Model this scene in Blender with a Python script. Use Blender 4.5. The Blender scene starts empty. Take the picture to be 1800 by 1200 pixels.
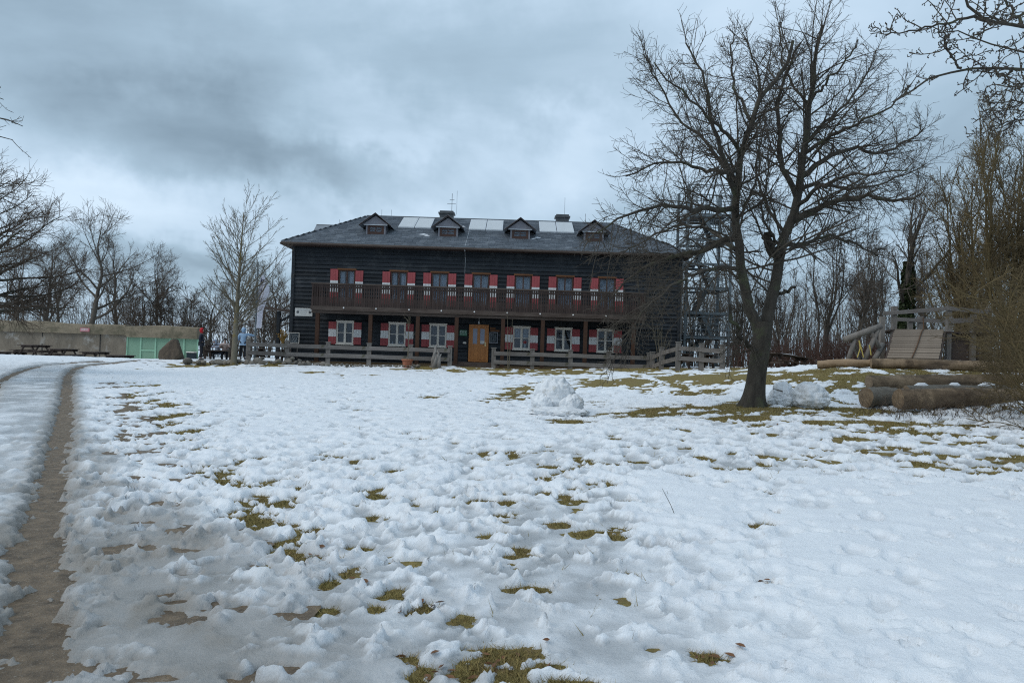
import bpy, bmesh, math, random
import numpy as np
from mathutils import Vector, Matrix

# ------------------------------------------------------------------ camera, sky, sun, exposure
S = bpy.context.scene
COL = S.collection
EYE = 1.6
F = 1413.0                      # focal length in photograph pixels (1800 wide)
PITCH = math.atan(20 / F)
ROLL = math.radians(1.8)
cd = bpy.data.cameras.new('camera')
cam = bpy.data.objects.new('camera', cd)
COL.objects.link(cam)
cd.sensor_width = 36.0
cd.lens = 36.0 * F / 1800
cd.clip_start = 0.1
cd.clip_end = 3000
CM = Matrix.Rotation(math.pi / 2 + PITCH, 3, 'X') @ Matrix.Rotation(ROLL, 3, 'Z')
cam.rotation_euler = CM.to_euler()
cam.location = (0, 0, EYE)
S.camera = cam

SUN_EL, SUN_AZ = math.radians(46), math.radians(-118)      # azimuth from +Y (view axis) towards +X
sd = bpy.data.lights.new('sun', 'SUN')
sd.energy = 1.15
sd.angle = math.radians(40)
sd.color = (1.0, 0.93, 0.83)
sun = bpy.data.objects.new('sun', sd)
COL.objects.link(sun)
sv = Vector((math.sin(SUN_AZ) * math.cos(SUN_EL), math.cos(SUN_AZ) * math.cos(SUN_EL), math.sin(SUN_EL)))
sun.rotation_euler = sv.to_track_quat('Z', 'Y').to_euler()
sun.location = (0, 0, 40)

S.view_settings.view_transform = 'Standard'
S.view_settings.look = 'None'
S.view_settings.exposure = 0.04
S.view_settings.gamma = 1.0
S.cycles.use_denoising = False
S.cycles.pixel_filter_type = 'BLACKMAN_HARRIS'
S.cycles.filter_width = 1.15
S.cycles.max_bounces = 5
S.cycles.transparent_max_bounces = 12


def pdir(px, py):
    v = CM @ Vector(((px - 900) / F, -(py - 600) / F, -1))
    return v


def P(px, py, D):
    v = pdir(px, py)
    k = D / v.y
    return Vector((v.x * k, D, EYE + v.z * k))


W = bpy.data.worlds.new('World')
S.world = W
W.use_nodes = True
nt = W.node_tree
nt.nodes.clear()


def N(tree, typ, **kw):
    n = tree.nodes.new(typ)
    for k, v in kw.items():
        if k.startswith('i_'):
            key = k[2:]
            key = int(key) if key.isdigit() else key.replace('_', ' ')
            n.inputs[key].default_value = v
        else:
            setattr(n, k, v)
    return n


def build_world():
    L = nt.links.new
    out = N(nt, 'ShaderNodeOutputWorld')
    bg = N(nt, 'ShaderNodeBackground', i_Strength=0.1)
    sky = N(nt, 'ShaderNodeTexSky', sky_type='NISHITA', sun_disc=False)
    sky.sun_elevation = SUN_EL
    sky.sun_rotation = SUN_AZ
    sky.dust_density = 2.0
    tc = N(nt, 'ShaderNodeTexCoord')
    sep = N(nt, 'ShaderNodeSeparateXYZ')
    L(tc.outputs['Generated'], sep.inputs[0])
    zc = N(nt, 'ShaderNodeMath', operation='MAXIMUM', i_1=0.0)
    L(sep.outputs['Z'], zc.inputs[0])
    za = N(nt, 'ShaderNodeMath', operation='ADD', i_1=0.22)
    L(zc.outputs[0], za.inputs[0])
    dv = N(nt, 'ShaderNodeVectorMath', operation='DIVIDE')
    cmb = N(nt, 'ShaderNodeCombineXYZ')
    for i in range(3):
        L(za.outputs[0], cmb.inputs[i])
    L(tc.outputs['Generated'], dv.inputs[0])
    L(cmb.outputs[0], dv.inputs[1])
    n1 = N(nt, 'ShaderNodeTexNoise', i_Scale=0.95, i_Detail=7.0, i_Roughness=0.52, i_Distortion=0.35)
    mp = N(nt, 'ShaderNodeMapping')
    mp.inputs['Location'].default_value = (3.7, 1.2, 0.4)
    L(dv.outputs[0], mp.inputs['Vector'])
    L(mp.outputs[0], n1.inputs['Vector'])
    # warped direction for the cloud banks
    nw = N(nt, 'ShaderNodeTexNoise', i_Scale=6.0, i_Detail=5.0, i_Roughness=0.6)
    L(tc.outputs['Generated'], nw.inputs['Vector'])
    wv = N(nt, 'ShaderNodeVectorMath', operation='MULTIPLY_ADD')
    wv.inputs[1].default_value = (0.22, 0.22, 0.22)
    wv.inputs[2].default_value = (-0.11, -0.11, -0.11)
    L(nw.outputs['Color'], wv.inputs[0])
    wd = N(nt, 'ShaderNodeVectorMath', operation='ADD')
    L(tc.outputs['Generated'], wd.inputs[0])
    L(wv.outputs[0], wd.inputs[1])

    def blob(px, py, rx, ry):
        c = pdir(px, py).normalized()
        sb = N(nt, 'ShaderNodeVectorMath', operation='SUBTRACT')
        sb.inputs[1].default_value = c
        L(wd.outputs[0], sb.inputs[0])
        ml = N(nt, 'ShaderNodeVectorMath', operation='MULTIPLY')
        ml.inputs[1].default_value = (F / rx, 3.0, F / ry)
        L(sb.outputs[0], ml.inputs[0])
        ln = N(nt, 'ShaderNodeVectorMath', operation='LENGTH')
        L(ml.outputs[0], ln.inputs[0])
        mr = N(nt, 'ShaderNodeMapRange', interpolation_type='SMOOTHSTEP')
        mr.inputs['From Min'].default_value = 1.25
        mr.inputs['From Max'].default_value = 0.2
        L(ln.outputs['Value'], mr.inputs['Value'])
        return mr.outputs[0]
    tot = n1.outputs['Fac']

    def add(sock, amt):
        nonlocal tot
        m = N(nt, 'ShaderNodeMath', operation='MULTIPLY_ADD', i_1=amt)
        L(sock, m.inputs[0])
        L(tot, m.inputs[2])
        tot = m.outputs[0]
    add(blob(380, 240, 300, 120), -0.25)
    add(blob(640, 300, 260, 70), -0.14)
    add(blob(820, 110, 420, 110), -0.12)
    add(blob(150, 60, 300, 120), -0.08)
    add(blob(660, 185, 150, 90), 0.11)
    add(blob(1000, 250, 160, 80), 0.11)
    add(blob(120, 350, 240, 70), 0.08)
    add(blob(900, 340, 700, 60), 0.05)
    add(blob(250, 450, 200, 40), -0.12)
    ramp = N(nt, 'ShaderNodeValToRGB')
    cr = ramp.color_ramp
    cr.elements[0].position = 0.22
    cr.elements[0].color = (0.175, 0.245, 0.310, 1)
    cr.elements[1].position = 0.78
    cr.elements[1].color = (0.53, 0.645, 0.76, 1)
    e = cr.elements.new(0.45)
    e.color = (0.295, 0.40, 0.495, 1)
    e = cr.elements.new(0.60)
    e.color = (0.40, 0.515, 0.63, 1)
    L(tot, ramp.inputs[0])
    # an overcast sky brightens gently towards the zenith
    zz = N(nt, 'ShaderNodeMapRange')
    zz.inputs['From Min'].default_value = 0.35
    zz.inputs['From Max'].default_value = 1.0
    zz.inputs['To Min'].default_value = 14.0
    zz.inputs['To Max'].default_value = 14.6
    L(sep.outputs['Z'], zz.inputs['Value'])
    sc = N(nt, 'ShaderNodeVectorMath', operation='SCALE')
    L(ramp.outputs[0], sc.inputs[0])
    L(zz.outputs[0], sc.inputs['Scale'])
    mx = N(nt, 'ShaderNodeMix', data_type='RGBA')
    mx.inputs[0].default_value = 0.93
    L(sky.outputs[0], mx.inputs[6])
    L(sc.outputs[0], mx.inputs[7])
    L(mx.outputs[2], bg.inputs['Color'])
    L(bg.outputs[0], out.inputs[0])


build_world()

# ------------------------------------------------------------------ materials
MATS = {}


def mat(name, c1, c2=None, scale=6.0, stretch=(1, 1, 1), rough=0.8, bump=0.0, bscale=None, metallic=0.0,
        spec=0.3, vary=0.0, island=0.0, c3=None, s3=2.0, t3=(0.5, 0.65), detail=5.0):
    if name in MATS:
        return MATS[name]
    m = bpy.data.materials.new(name)
    m.use_nodes = True
    t = m.node_tree
    L = t.links.new
    b = t.nodes['Principled BSDF']
    b.inputs['Roughness'].default_value = rough
    b.inputs['Metallic'].default_value = metallic
    b.inputs['Specular IOR Level'].default_value = spec
    c1 = (*c1, 1)
    col = None
    if c2 is None:
        b.inputs['Base Color'].default_value = c1
    tc = N(t, 'ShaderNodeTexCoord')
    mp = N(t, 'ShaderNodeMapping')
    mp.inputs['Scale'].default_value = stretch
    L(tc.outputs['Object'], mp.inputs['Vector'])
    if c2 is not None:
        n = N(t, 'ShaderNodeTexNoise', i_Scale=scale, i_Detail=detail, i_Roughness=0.65)
        L(mp.outputs[0], n.inputs['Vector'])
        mr = N(t, 'ShaderNodeMapRange')
        mr.inputs['From Min'].default_value = 0.32
        mr.inputs['From Max'].default_value = 0.68
        L(n.outputs['Fac'], mr.inputs['Value'])
        mx = N(t, 'ShaderNodeMix', data_type='RGBA')
        mx.inputs[6].default_value = c1
        mx.inputs[7].default_value = (*c2, 1)
        L(mr.outputs[0], mx.inputs[0])
        col = mx.outputs[2]
        if c3 is not None:
            n3 = N(t, 'ShaderNodeTexNoise', i_Scale=s3, i_Detail=6.0, i_Roughness=0.7)
            L(tc.outputs['Object'], n3.inputs['Vector'])
            m3 = N(t, 'ShaderNodeMapRange')
            m3.inputs['From Min'].default_value = t3[0]
            m3.inputs['From Max'].default_value = t3[1]
            L(n3.outputs['Fac'], m3.inputs['Value'])
            x3 = N(t, 'ShaderNodeMix', data_type='RGBA')
            L(m3.outputs[0], x3.inputs[0])
            L(col, x3.inputs[6])
            x3.inputs[7].default_value = (*c3, 1)
            col = x3.outputs[2]
    if vary > 0 or island > 0:
        oi = N(t, 'ShaderNodeObjectInfo') if vary > 0 else N(t, 'ShaderNodeNewGeometry')
        vary = max(vary, island)
        hr = N(t, 'ShaderNodeMapRange')
        hr.inputs['To Min'].default_value = 1 - vary
        hr.inputs['To Max'].default_value = 1 + vary
        L(oi.outputs['Random' if 'Random' in oi.outputs else 'Random Per Island'], hr.inputs['Value'])
        hs = N(t, 'ShaderNodeHueSaturation')
        L(hr.outputs[0], hs.inputs['Value'])
        if col is not None:
            L(col, hs.inputs['Color'])
        else:
            hs.inputs['Color'].default_value = c1
        col = hs.outputs[0]
    if col is not None:
        L(col, b.inputs['Base Color'])
    if bump > 0:
        nb = N(t, 'ShaderNodeTexNoise', i_Scale=bscale or scale * 2, i_Detail=6.0, i_Roughness=0.7)
        L(mp.outputs[0], nb.inputs['Vector'])
        bp = N(t, 'ShaderNodeBump', i_Strength=bump, i_Distance=0.02)
        L(nb.outputs['Fac'], bp.inputs['Height'])
        L(bp.outputs[0], b.inputs['Normal'])
    MATS[name] = m
    return m


def attr_mix(m, attr, c_to, lo=0.0, hi=1.0, rough_to=None):
    """blend the base colour of m towards c_to where a vertex attribute is high"""
    t = m.node_tree
    L = t.links.new
    b = t.nodes['Principled BSDF']
    at = N(t, 'ShaderNodeAttribute', attribute_name=attr)
    mr = N(t, 'ShaderNodeMapRange')
    mr.inputs['From Min'].default_value = lo
    mr.inputs['From Max'].default_value = hi
    L(at.outputs['Fac'], mr.inputs['Value'])
    mx = N(t, 'ShaderNodeMix', data_type='RGBA')
    L(mr.outputs[0], mx.inputs[0])
    if b.inputs['Base Color'].is_linked:
        L(b.inputs['Base Color'].links[0].from_socket, mx.inputs[6])
    else:
        mx.inputs[6].default_value = b.inputs['Base Color'].default_value
    mx.inputs[7].default_value = (*c_to, 1)
    L(mx.outputs[2], b.inputs['Base Color'])
    if rough_to is not None:
        r = N(t, 'ShaderNodeMapRange')
        r.inputs['From Min'].default_value = lo
        r.inputs['From Max'].default_value = hi
        r.inputs['To Min'].default_value = b.inputs['Roughness'].default_value
        r.inputs['To Max'].default_value = rough_to
        L(at.outputs['Fac'], r.inputs['Value'])
        L(r.outputs[0], b.inputs['Roughness'])


M_snow = mat('snow', (0.76, 0.79, 0.83), (0.84, 0.865, 0.89), scale=3.0, rough=0.6, bump=0.8, bscale=30.0, spec=0.3)
attr_mix(M_snow, 'wet', (0.33, 0.345, 0.355), 0.1, 1.0, 0.22)
attr_mix(M_snow, 'mud', (0.265, 0.245, 0.218), 0.1, 1.0)
M_clump = mat('old_snow', (0.62, 0.65, 0.68), (0.80, 0.82, 0.84), scale=5.0, rough=0.5, bump=0.6, bscale=14.0,
              c3=(0.36, 0.33, 0.27), s3=7.0, t3=(0.55, 0.78))
M_grass = mat('winter_turf', (0.29, 0.215, 0.07), (0.11, 0.10, 0.034), scale=26.0, rough=0.95, bump=1.0, bscale=38.0,
              c3=(0.18, 0.12, 0.06), s3=4.0, t3=(0.48, 0.70))
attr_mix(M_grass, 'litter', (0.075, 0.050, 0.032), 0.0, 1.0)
M_gravel = mat('gravel_mud', (0.25, 0.182, 0.118), (0.085, 0.062, 0.04), scale=9.0, rough=0.55, bump=1.0, bscale=48.0, detail=9.0,
               c3=(0.33, 0.285, 0.23), s3=48.0, t3=(0.58, 0.68))
M_blade = mat('grass_blade', (0.15, 0.13, 0.038), (0.27, 0.20, 0.08), scale=3.0, rough=0.8, island=0.5)
M_leaf = mat('dead_leaf', (0.12, 0.055, 0.025), (0.20, 0.10, 0.05), scale=8.0, rough=0.7)
M_bark = mat('bark', (0.036, 0.031, 0.026), (0.078, 0.068, 0.055), scale=9.0, stretch=(1, 1, 0.3), rough=0.95, bump=1.0,
             bscale=22.0, c3=(0.075, 0.085, 0.045), s3=2.2, t3=(0.52, 0.68))
M_twig = mat('twig', (0.050, 0.042, 0.034), (0.085, 0.072, 0.055), scale=2.0, rough=0.9)
M_bark_pale = mat('pale_bark', (0.13, 0.115, 0.085), (0.19, 0.17, 0.13), scale=8.0, stretch=(1, 1, 0.4), rough=0.9, bump=0.7,
                  bscale=20.0, c3=(0.17, 0.125, 0.03), s3=1.6, t3=(0.52, 0.64))
M_twig_pale = mat('pale_twig', (0.115, 0.10, 0.075), (0.15, 0.13, 0.09), scale=2.0, rough=0.9)
M_bark_ochre = mat('ochre_bark', (0.10, 0.076, 0.040), (0.15, 0.112, 0.05), scale=5.0, rough=0.95, bump=0.6)
M_twig_ochre = mat('ochre_twig', (0.165, 0.122, 0.056), (0.10, 0.077, 0.048), scale=1.2, rough=0.95)
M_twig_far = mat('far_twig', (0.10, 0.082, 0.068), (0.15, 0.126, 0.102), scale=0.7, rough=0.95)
M_twig_brown = mat('brown_twig', (0.11, 0.080, 0.056), (0.08, 0.062, 0.048), scale=0.9, rough=0.95)
M_twig_red = mat('red_twig', (0.10, 0.052, 0.042), (0.07, 0.045, 0.036), scale=0.9, rough=0.95)
M_ivy = mat('ivy', (0.022, 0.036, 0.012), (0.04, 0.055, 0.02), scale=4.0, rough=0.6)
M_clad = mat('dark_cladding', (0.014, 0.0175, 0.0225), (0.032, 0.037, 0.043), scale=5.0, stretch=(0.12, 1, 1.6), rough=0.7, island=0.3,
             bump=0.5, bscale=26.0, spec=0.25, c3=(0.056, 0.060, 0.064), s3=1.4, t3=(0.52, 0.72))
M_core = mat('inner_wall', (0.03, 0.03, 0.03), rough=0.9)
M_slate = mat('slate', (0.155, 0.175, 0.20), (0.205, 0.227, 0.255), scale=3.0, rough=0.45, bump=0.3, bscale=30.0, spec=0.5, island=0.14)
M_lead = mat('roof_metal', (0.07, 0.075, 0.08), (0.11, 0.115, 0.12), scale=4.0, rough=0.45, metallic=0.4)
M_brown = mat('dark_brown_wood', (0.030, 0.020, 0.018), (0.058, 0.038, 0.032), scale=6.0, stretch=(1, 1, 0.25), rough=0.75,
              bump=0.4, vary=0.25)
M_brownx = mat('dark_brown_beam', (0.05, 0.034, 0.028), (0.10, 0.078, 0.066), scale=6.0, stretch=(0.2, 1, 1), rough=0.8, bump=0.4)
M_post = mat('post_wood', (0.070, 0.032, 0.018), (0.040, 0.022, 0.015), scale=5.0, stretch=(1, 1, 0.2), rough=0.75, bump=0.4,
             c3=(0.16, 0.065, 0.025), s3=1.3, t3=(0.55, 0.72))
M_lintel = mat('orange_wood', (0.20, 0.085, 0.032), (0.13, 0.055, 0.024), scale=6.0, stretch=(0.2, 1, 1), rough=0.7)
M_door = mat('orange_door_wood', (0.52, 0.20, 0.045), (0.40, 0.15, 0.034), scale=5.0, stretch=(2.0, 1, 0.15), rough=0.45, spec=0.4)
M_grey = mat('grey_wood', (0.125, 0.112, 0.104), (0.215, 0.198, 0.185), scale=6.0, stretch=(0.18, 1, 1.2), rough=0.9, bump=0.5,
             vary=0.13, c3=(0.09, 0.085, 0.06), s3=2.0, t3=(0.56, 0.70))
M_greyp = mat('grey_post_wood', (0.14, 0.126, 0.115), (0.23, 0.212, 0.195), scale=6.0, stretch=(1.2, 1, 0.2), rough=0.9, bump=0.5,
              vary=0.13, c3=(0.09, 0.085, 0.06), s3=2.0, t3=(0.56, 0.70))
M_table = mat('dark_table_wood', (0.050, 0.036, 0.030), (0.085, 0.064, 0.054), scale=6.0, stretch=(0.2, 1, 1), rough=0.8, bump=0.4, vary=0.2)
M_red = mat('red_paint', (0.42, 0.092, 0.098), (0.32, 0.066, 0.07), scale=4.0, stretch=(1, 1, 0.5), rough=0.6, vary=0.1)
M_white = mat('white_paint', (0.82, 0.82, 0.81), (0.66, 0.66, 0.66), scale=4.0, stretch=(1, 1, 0.5), rough=0.6)
M_cream = mat('cream_paint', (0.78, 0.73, 0.66), (0.68, 0.63, 0.56), scale=5.0, rough=0.55)
M_frame = mat('brown_frame', (0.085, 0.045, 0.035), (0.06, 0.032, 0.025), scale=5.0, rough=0.6)
M_curtain = mat('sheer_curtain', (0.74, 0.75, 0.77), (0.58, 0.59, 0.62), scale=9.0, stretch=(3, 1, 0.2), rough=0.9)
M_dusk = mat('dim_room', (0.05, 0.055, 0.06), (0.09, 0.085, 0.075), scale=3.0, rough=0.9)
M_panel = mat('solar_glass', (0.42, 0.44, 0.45), (0.48, 0.50, 0.51), scale=1.2, rough=0.3, spec=0.8)
M_alu = mat('pale_metal', (0.62, 0.65, 0.68), (0.52, 0.55, 0.58), scale=3.0, rough=0.45, metallic=0.3)
M_gablegrey = mat('grey_boarding', (0.27, 0.27, 0.30), (0.20, 0.20, 0.225), scale=4.0, stretch=(1, 1, 0.2), rough=0.7)
M_galv = mat('galvanised_steel', (0.11, 0.135, 0.15), (0.16, 0.185, 0.20), scale=3.0, rough=0.5, metallic=0.35)
M_galvd = mat('grating_steel', (0.065, 0.08, 0.09), (0.10, 0.115, 0.13), scale=3.0, rough=0.6, metallic=0.3)
M_conc = mat('old_concrete', (0.235, 0.195, 0.15), (0.125, 0.105, 0.082), scale=1.6, stretch=(1, 1, 0.35), rough=0.9, bump=0.4,
             bscale=9.0, c3=(0.35, 0.33, 0.30), s3=1.1, t3=(0.54, 0.68))
M_concd = mat('concrete_lip', (0.29, 0.235, 0.165), (0.17, 0.14, 0.10), scale=2.0, stretch=(0.4, 1, 1.5), rough=0.9, bump=0.8, bscale=10.0, c3=(0.12, 0.105, 0.07), s3=1.3, t3=(0.48, 0.64))
M_green = mat('green_sheet', (0.185, 0.315, 0.215), (0.22, 0.345, 0.25), scale=0.9, rough=0.5)
M_greenp = mat('green_batten', (0.30, 0.50, 0.36), (0.26, 0.45, 0.32), scale=2.0, rough=0.55)
M_rock = mat('boulder_rock', (0.125, 0.095, 0.068), (0.065, 0.052, 0.042), scale=3.0, stretch=(2, 2, 0.6), rough=0.9, bump=0.9, bscale=9.0,
             c3=(0.20, 0.16, 0.10), s3=1.5, t3=(0.56, 0.72))
M_stone = mat('edging_stone', (0.21, 0.19, 0.165), (0.13, 0.118, 0.10), scale=4.0, rough=0.9, bump=0.7, bscale=12.0, vary=0.35,
              c3=(0.10, 0.095, 0.05), s3=3.0, t3=(0.55, 0.7))
M_log = mat('log_bark', (0.060, 0.043, 0.030), (0.20, 0.145, 0.095), scale=6.0, stretch=(0.18, 1, 1), rough=0.9, bump=0.9, bscale=14.0,
            c3=(0.26, 0.19, 0.125), s3=1.5, t3=(0.47, 0.60))
M_loggrey = mat('grey_log_bark', (0.11, 0.10, 0.085), (0.19, 0.175, 0.15), scale=5.0, stretch=(0.3, 1, 1), rough=0.9, bump=0.9, bscale=14.0)
M_logpale = mat('peeled_log', (0.33, 0.235, 0.15), (0.23, 0.16, 0.10), scale=4.0, stretch=(0.25, 1, 1), rough=0.8, bump=0.5)
M_cut = mat('cut_wood', (0.29, 0.21, 0.135), (0.16, 0.11, 0.07), scale=9.0, rough=0.85, bump=0.3)
M_ramp = mat('ramp_plank', (0.18, 0.142, 0.11), (0.26, 0.21, 0.165), scale=5.0, stretch=(0.25, 1, 1), rough=0.85, bump=0.4, vary=0.16)
M_terr = mat('terracotta', (0.38, 0.145, 0.085), (0.30, 0.115, 0.07), scale=4.0, rough=0.8)
M_drift = mat('driftwood', (0.30, 0.28, 0.26), (0.14, 0.13, 0.12), scale=6.0, stretch=(2, 2, 0.4), rough=0.9, bump=1.0)
M_board = mat('chalkboard', (0.012, 0.022, 0.03), (0.02, 0.03, 0.04), scale=6.0, rough=0.7)
M_chalk = mat('chalk', (0.42, 0.45, 0.47), rough=0.9)
M_ink = mat('sign_ink', (0.10, 0.11, 0.12), rough=0.8)
M_signw = mat('sign_white', (0.66, 0.66, 0.64), (0.58, 0.58, 0.56), scale=3.0, rough=0.6)
M_signg = mat('sign_green', (0.05, 0.20, 0.11), (0.035, 0.15, 0.085), scale=3.0, rough=0.6)
M_signp = mat('sign_pink', (0.50, 0.19, 0.21), (0.44, 0.16, 0.18), scale=6.0, rough=0.6)
M_flag = mat('flag_cloth', (0.70, 0.69, 0.76), (0.60, 0.59, 0.68), scale=3.0, rough=0.8)
M_navy = mat('flag_navy', (0.03, 0.03, 0.09), rough=0.8)
M_strap = mat('yellow_strap', (0.50, 0.40, 0.12), rough=0.7)
M_rope = mat('rope', (0.10, 0.055, 0.03), rough=0.9)
M_brass = mat('brass', (0.55, 0.45, 0.25), rough=0.35, metallic=0.6)
M_skin = mat('skin', (0.50, 0.32, 0.25), rough=0.6)
M_eye = mat('eye_dark', (0.02, 0.02, 0.02), rough=0.3)
M_straw = mat('dried_straw', (0.36, 0.22, 0.06), (0.22, 0.12, 0.035), scale=12.0, rough=0.9)


def glass_mat():
    m = bpy.data.materials.new('window_glass')
    m.use_nodes = True
    t = m.node_tree
    t.nodes.clear()
    o = N(t, 'ShaderNodeOutputMaterial')
    g = N(t, 'ShaderNodeBsdfGlossy', i_Roughness=0.03)
    g.inputs['Color'].default_value = (0.9, 0.94, 1, 1)
    tr = N(t, 'ShaderNodeBsdfTransparent')
    tr.inputs['Color'].default_value = (0.72, 0.76, 0.80, 1)
    mx = N(t, 'ShaderNodeMixShader')
    mx.inputs[0].default_value = 0.035
    t.links.new(tr.outputs[0], mx.inputs[1])
    t.links.new(g.outputs[0], mx.inputs[2])
    t.links.new(mx.outputs[0], o.inputs[0])
    return m


M_glass = glass_mat()
M_doorglass = mat('door_glass', (0.13, 0.155, 0.25), (0.17, 0.19, 0.29), scale=2.0, rough=0.12, spec=0.8)

# ------------------------------------------------------------------ object helpers
WL = {}


def link(o, parent=None, wloc=None):
    COL.objects.link(o)
    w = Vector(wloc) if wloc is not None else Vector((0, 0, 0))
    if parent is not None:
        o.parent = parent
        o.location = w - WL[parent.name]
    else:
        o.location = w
    WL[o.name] = w
    return o


def tag(o, label=None, cat=None, group=None, kind=None):
    if label:
        o['label'] = label
    if cat:
        o['category'] = cat
    if group:
        o['group'] = group
    if kind:
        o['kind'] = kind
    return o


def thing(name, label, cat, loc=(0, 0, 0), group=None):
    o = bpy.data.objects.new(name, None)
    o.empty_display_size = 0.2
    link(o, None, loc)
    return tag(o, label, cat, group)


def copy_tree(o, loc=None, rotz=None, scale=None, parent=None):
    c = o.copy()
    COL.objects.link(c)
    if parent is not None:
        c.parent = parent
    if loc is not None:
        c.location = loc
        WL[c.name] = Vector(loc)
    if rotz is not None:
        c.rotation_euler = (c.rotation_euler.x, c.rotation_euler.y, rotz)
    if scale is not None:
        c.scale = (scale, scale, scale) if not isinstance(scale, (tuple, list)) else scale
    for ch in list(o.children):
        copy_tree(ch, parent=c)
    return c


class MB:
    def __init__(self):
        self.v = []
        self.f = []
        self.mi = []
        self.m = 0

    def add(self, verts, faces):
        k = len(self.v)
        self.v += [tuple(p) for p in verts]
        self.f += [tuple(i + k for i in f) for f in faces]
        self.mi += [self.m] * len(faces)
        return self

    def box(self, x0, x1, y0, y1, z0, z1, R=None, c=None):
        vs = [Vector((x, y, z)) for z in (z0, z1) for y in (y0, y1) for x in (x0, x1)]
        if R is not None:
            vs = [R @ p + Vector(c or (0, 0, 0)) for p in vs]
        return self.add(vs, [(0, 2, 3, 1), (4, 5, 7, 6), (0, 1, 5, 4), (2, 6, 7, 3), (0, 4, 6, 2), (1, 3, 7, 5)])

    def beam(self, a, b, w, h, up=(0, 0, 1)):
        a, b = Vector(a), Vector(b)
        d = (b - a)
        ln = d.length
        d.normalize()
        s = d.cross(Vector(up))
        if s.length < 1e-4:
            s = Vector((1, 0, 0))
        s.normalize()
        u = s.cross(d)
        R = Matrix((d, s, u)).transposed()
        return self.box(0, ln, -w / 2, w / 2, -h / 2, h / 2, R, a)

    def tube(self, pts, rad, sides=8, caps=True):
        pts = [Vector(p) for p in pts]
        n = len(pts)
        if not hasattr(rad, '__len__'):
            rad = [rad] * n
        t0 = (pts[-1] - pts[0]).normalized()
        ref = Vector((0, 0, 1)) if abs(t0.z) < 0.85 else Vector((1, 0, 0))
        vs, fs = [], []
        for i, p in enumerate(pts):
            t = (pts[min(i + 1, n - 1)] - pts[max(i - 1, 0)]).normalized()
            s = t.cross(ref).normalized()
            u = s.cross(t)
            for k in range(sides):
                a = 2 * math.pi * k / sides
                vs.append(p + (s * math.cos(a) + u * math.sin(a)) * rad[i])
        for i in range(n - 1):
            for k in range(sides):
                k2 = (k + 1) % sides
                fs.append((i * sides + k, i * sides + k2, (i + 1) * sides + k2, (i + 1) * sides + k))
        if caps:
            fs.append(tuple(range(sides))[::-1])
            fs.append(tuple((n - 1) * sides + k for k in range(sides)))
        return self.add(vs, fs)

    def prism(self, poly, y0, y1):
        """poly: list of (x,z), extruded along y"""
        n = len(poly)
        vs = [(x, y0, z) for x, z in poly] + [(x, y1, z) for x, z in poly]
        fs = [tuple(range(n)), tuple(range(2 * n - 1, n - 1, -1))]
        fs += [(i, i + n, (i + 1) % n + n, (i + 1) % n) for i in range(n)]
        return self.add(vs, fs)

    def build(self, name, mats, parent=None, smooth=False, origin=None):
        vs = np.array(self.v, dtype=float)
        if origin is None:
            lo, hi = vs.min(0), vs.max(0)
            origin = ((lo[0] + hi[0]) / 2, (lo[1] + hi[1]) / 2, lo[2])
        me = bpy.data.meshes.new(name)
        me.from_pydata((vs - np.array(origin)).tolist(), [], self.f)
        if not isinstance(mats, (list, tuple)):
            mats = [mats]
        for m in mats:
            me.materials.append(m)
        if len(mats) > 1:
            me.polygons.foreach_set('material_index', self.mi)
        if smooth:
            me.polygons.foreach_set('use_smooth', [True] * len(self.f))
        me.update()
        o = bpy.data.objects.new(name, me)
        return link(o, parent, origin)


def np_mesh(name, V, Q, material, parent=None, smooth=True, attrs=None, origin=(0, 0, 0)):
    me = bpy.data.meshes.new(name)
    me.vertices.add(len(V))
    me.vertices.foreach_set('co', (V - np.array(origin)).astype(np.float32).ravel())
    k = Q.shape[1]
    me.loops.add(Q.size)
    me.loops.foreach_set('vertex_index', Q.astype(np.int32).ravel())
    me.polygons.add(len(Q))
    me.polygons.foreach_set('loop_start', np.arange(0, Q.size, k, dtype=np.int32))
    me.update(calc_edges=True)
    if smooth:
        me.polygons.foreach_set('use_smooth', np.ones(len(Q), dtype=bool))
    for an, av in (attrs or {}).items():
        a = me.attributes.new(an, 'FLOAT', 'POINT')
        a.data.foreach_set('value', av.astype(np.float32))
    me.materials.append(material)
    o = bpy.data.objects.new(name, me)
    return link(o, parent, origin)


# ------------------------------------------------------------------ noise
def pn(x, y, seed=0):
    rs = np.random.RandomState(seed)
    perm = rs.permutation(256)
    perm = np.concatenate([perm, perm])
    ang = rs.rand(256) * 2 * np.pi
    gx, gy = np.cos(ang), np.sin(ang)
    xf, yf = np.floor(x), np.floor(y)
    xi, yi = xf.astype(int) & 255, yf.astype(int) & 255
    dx, dy = x - xf, y - yf
    u = dx * dx * dx * (dx * (dx * 6 - 15) + 10)
    v = dy * dy * dy * (dy * (dy * 6 - 15) + 10)

    def g(ix, iy, ax, ay):
        h = perm[perm[ix & 255] + (iy & 255)]
        return gx[h] * ax + gy[h] * ay
    a = g(xi, yi, dx, dy)
    b = g(xi + 1, yi, dx - 1, dy)
    c = g(xi, yi + 1, dx, dy - 1)
    d = g(xi + 1, yi + 1, dx - 1, dy - 1)
    return (a + u * (b - a) + v * ((c + u * (d - c)) - (a + u * (b - a)))) * 1.5


def fbm(x, y, oct=4, seed=0, gain=0.5):
    s, a, t = 0, 1.0, 0
    for i in range(oct):
        s = s + a * pn(x * 2 ** i, y * 2 ** i, seed + i)
        t += a
        a *= gain
    return s / t


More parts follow.
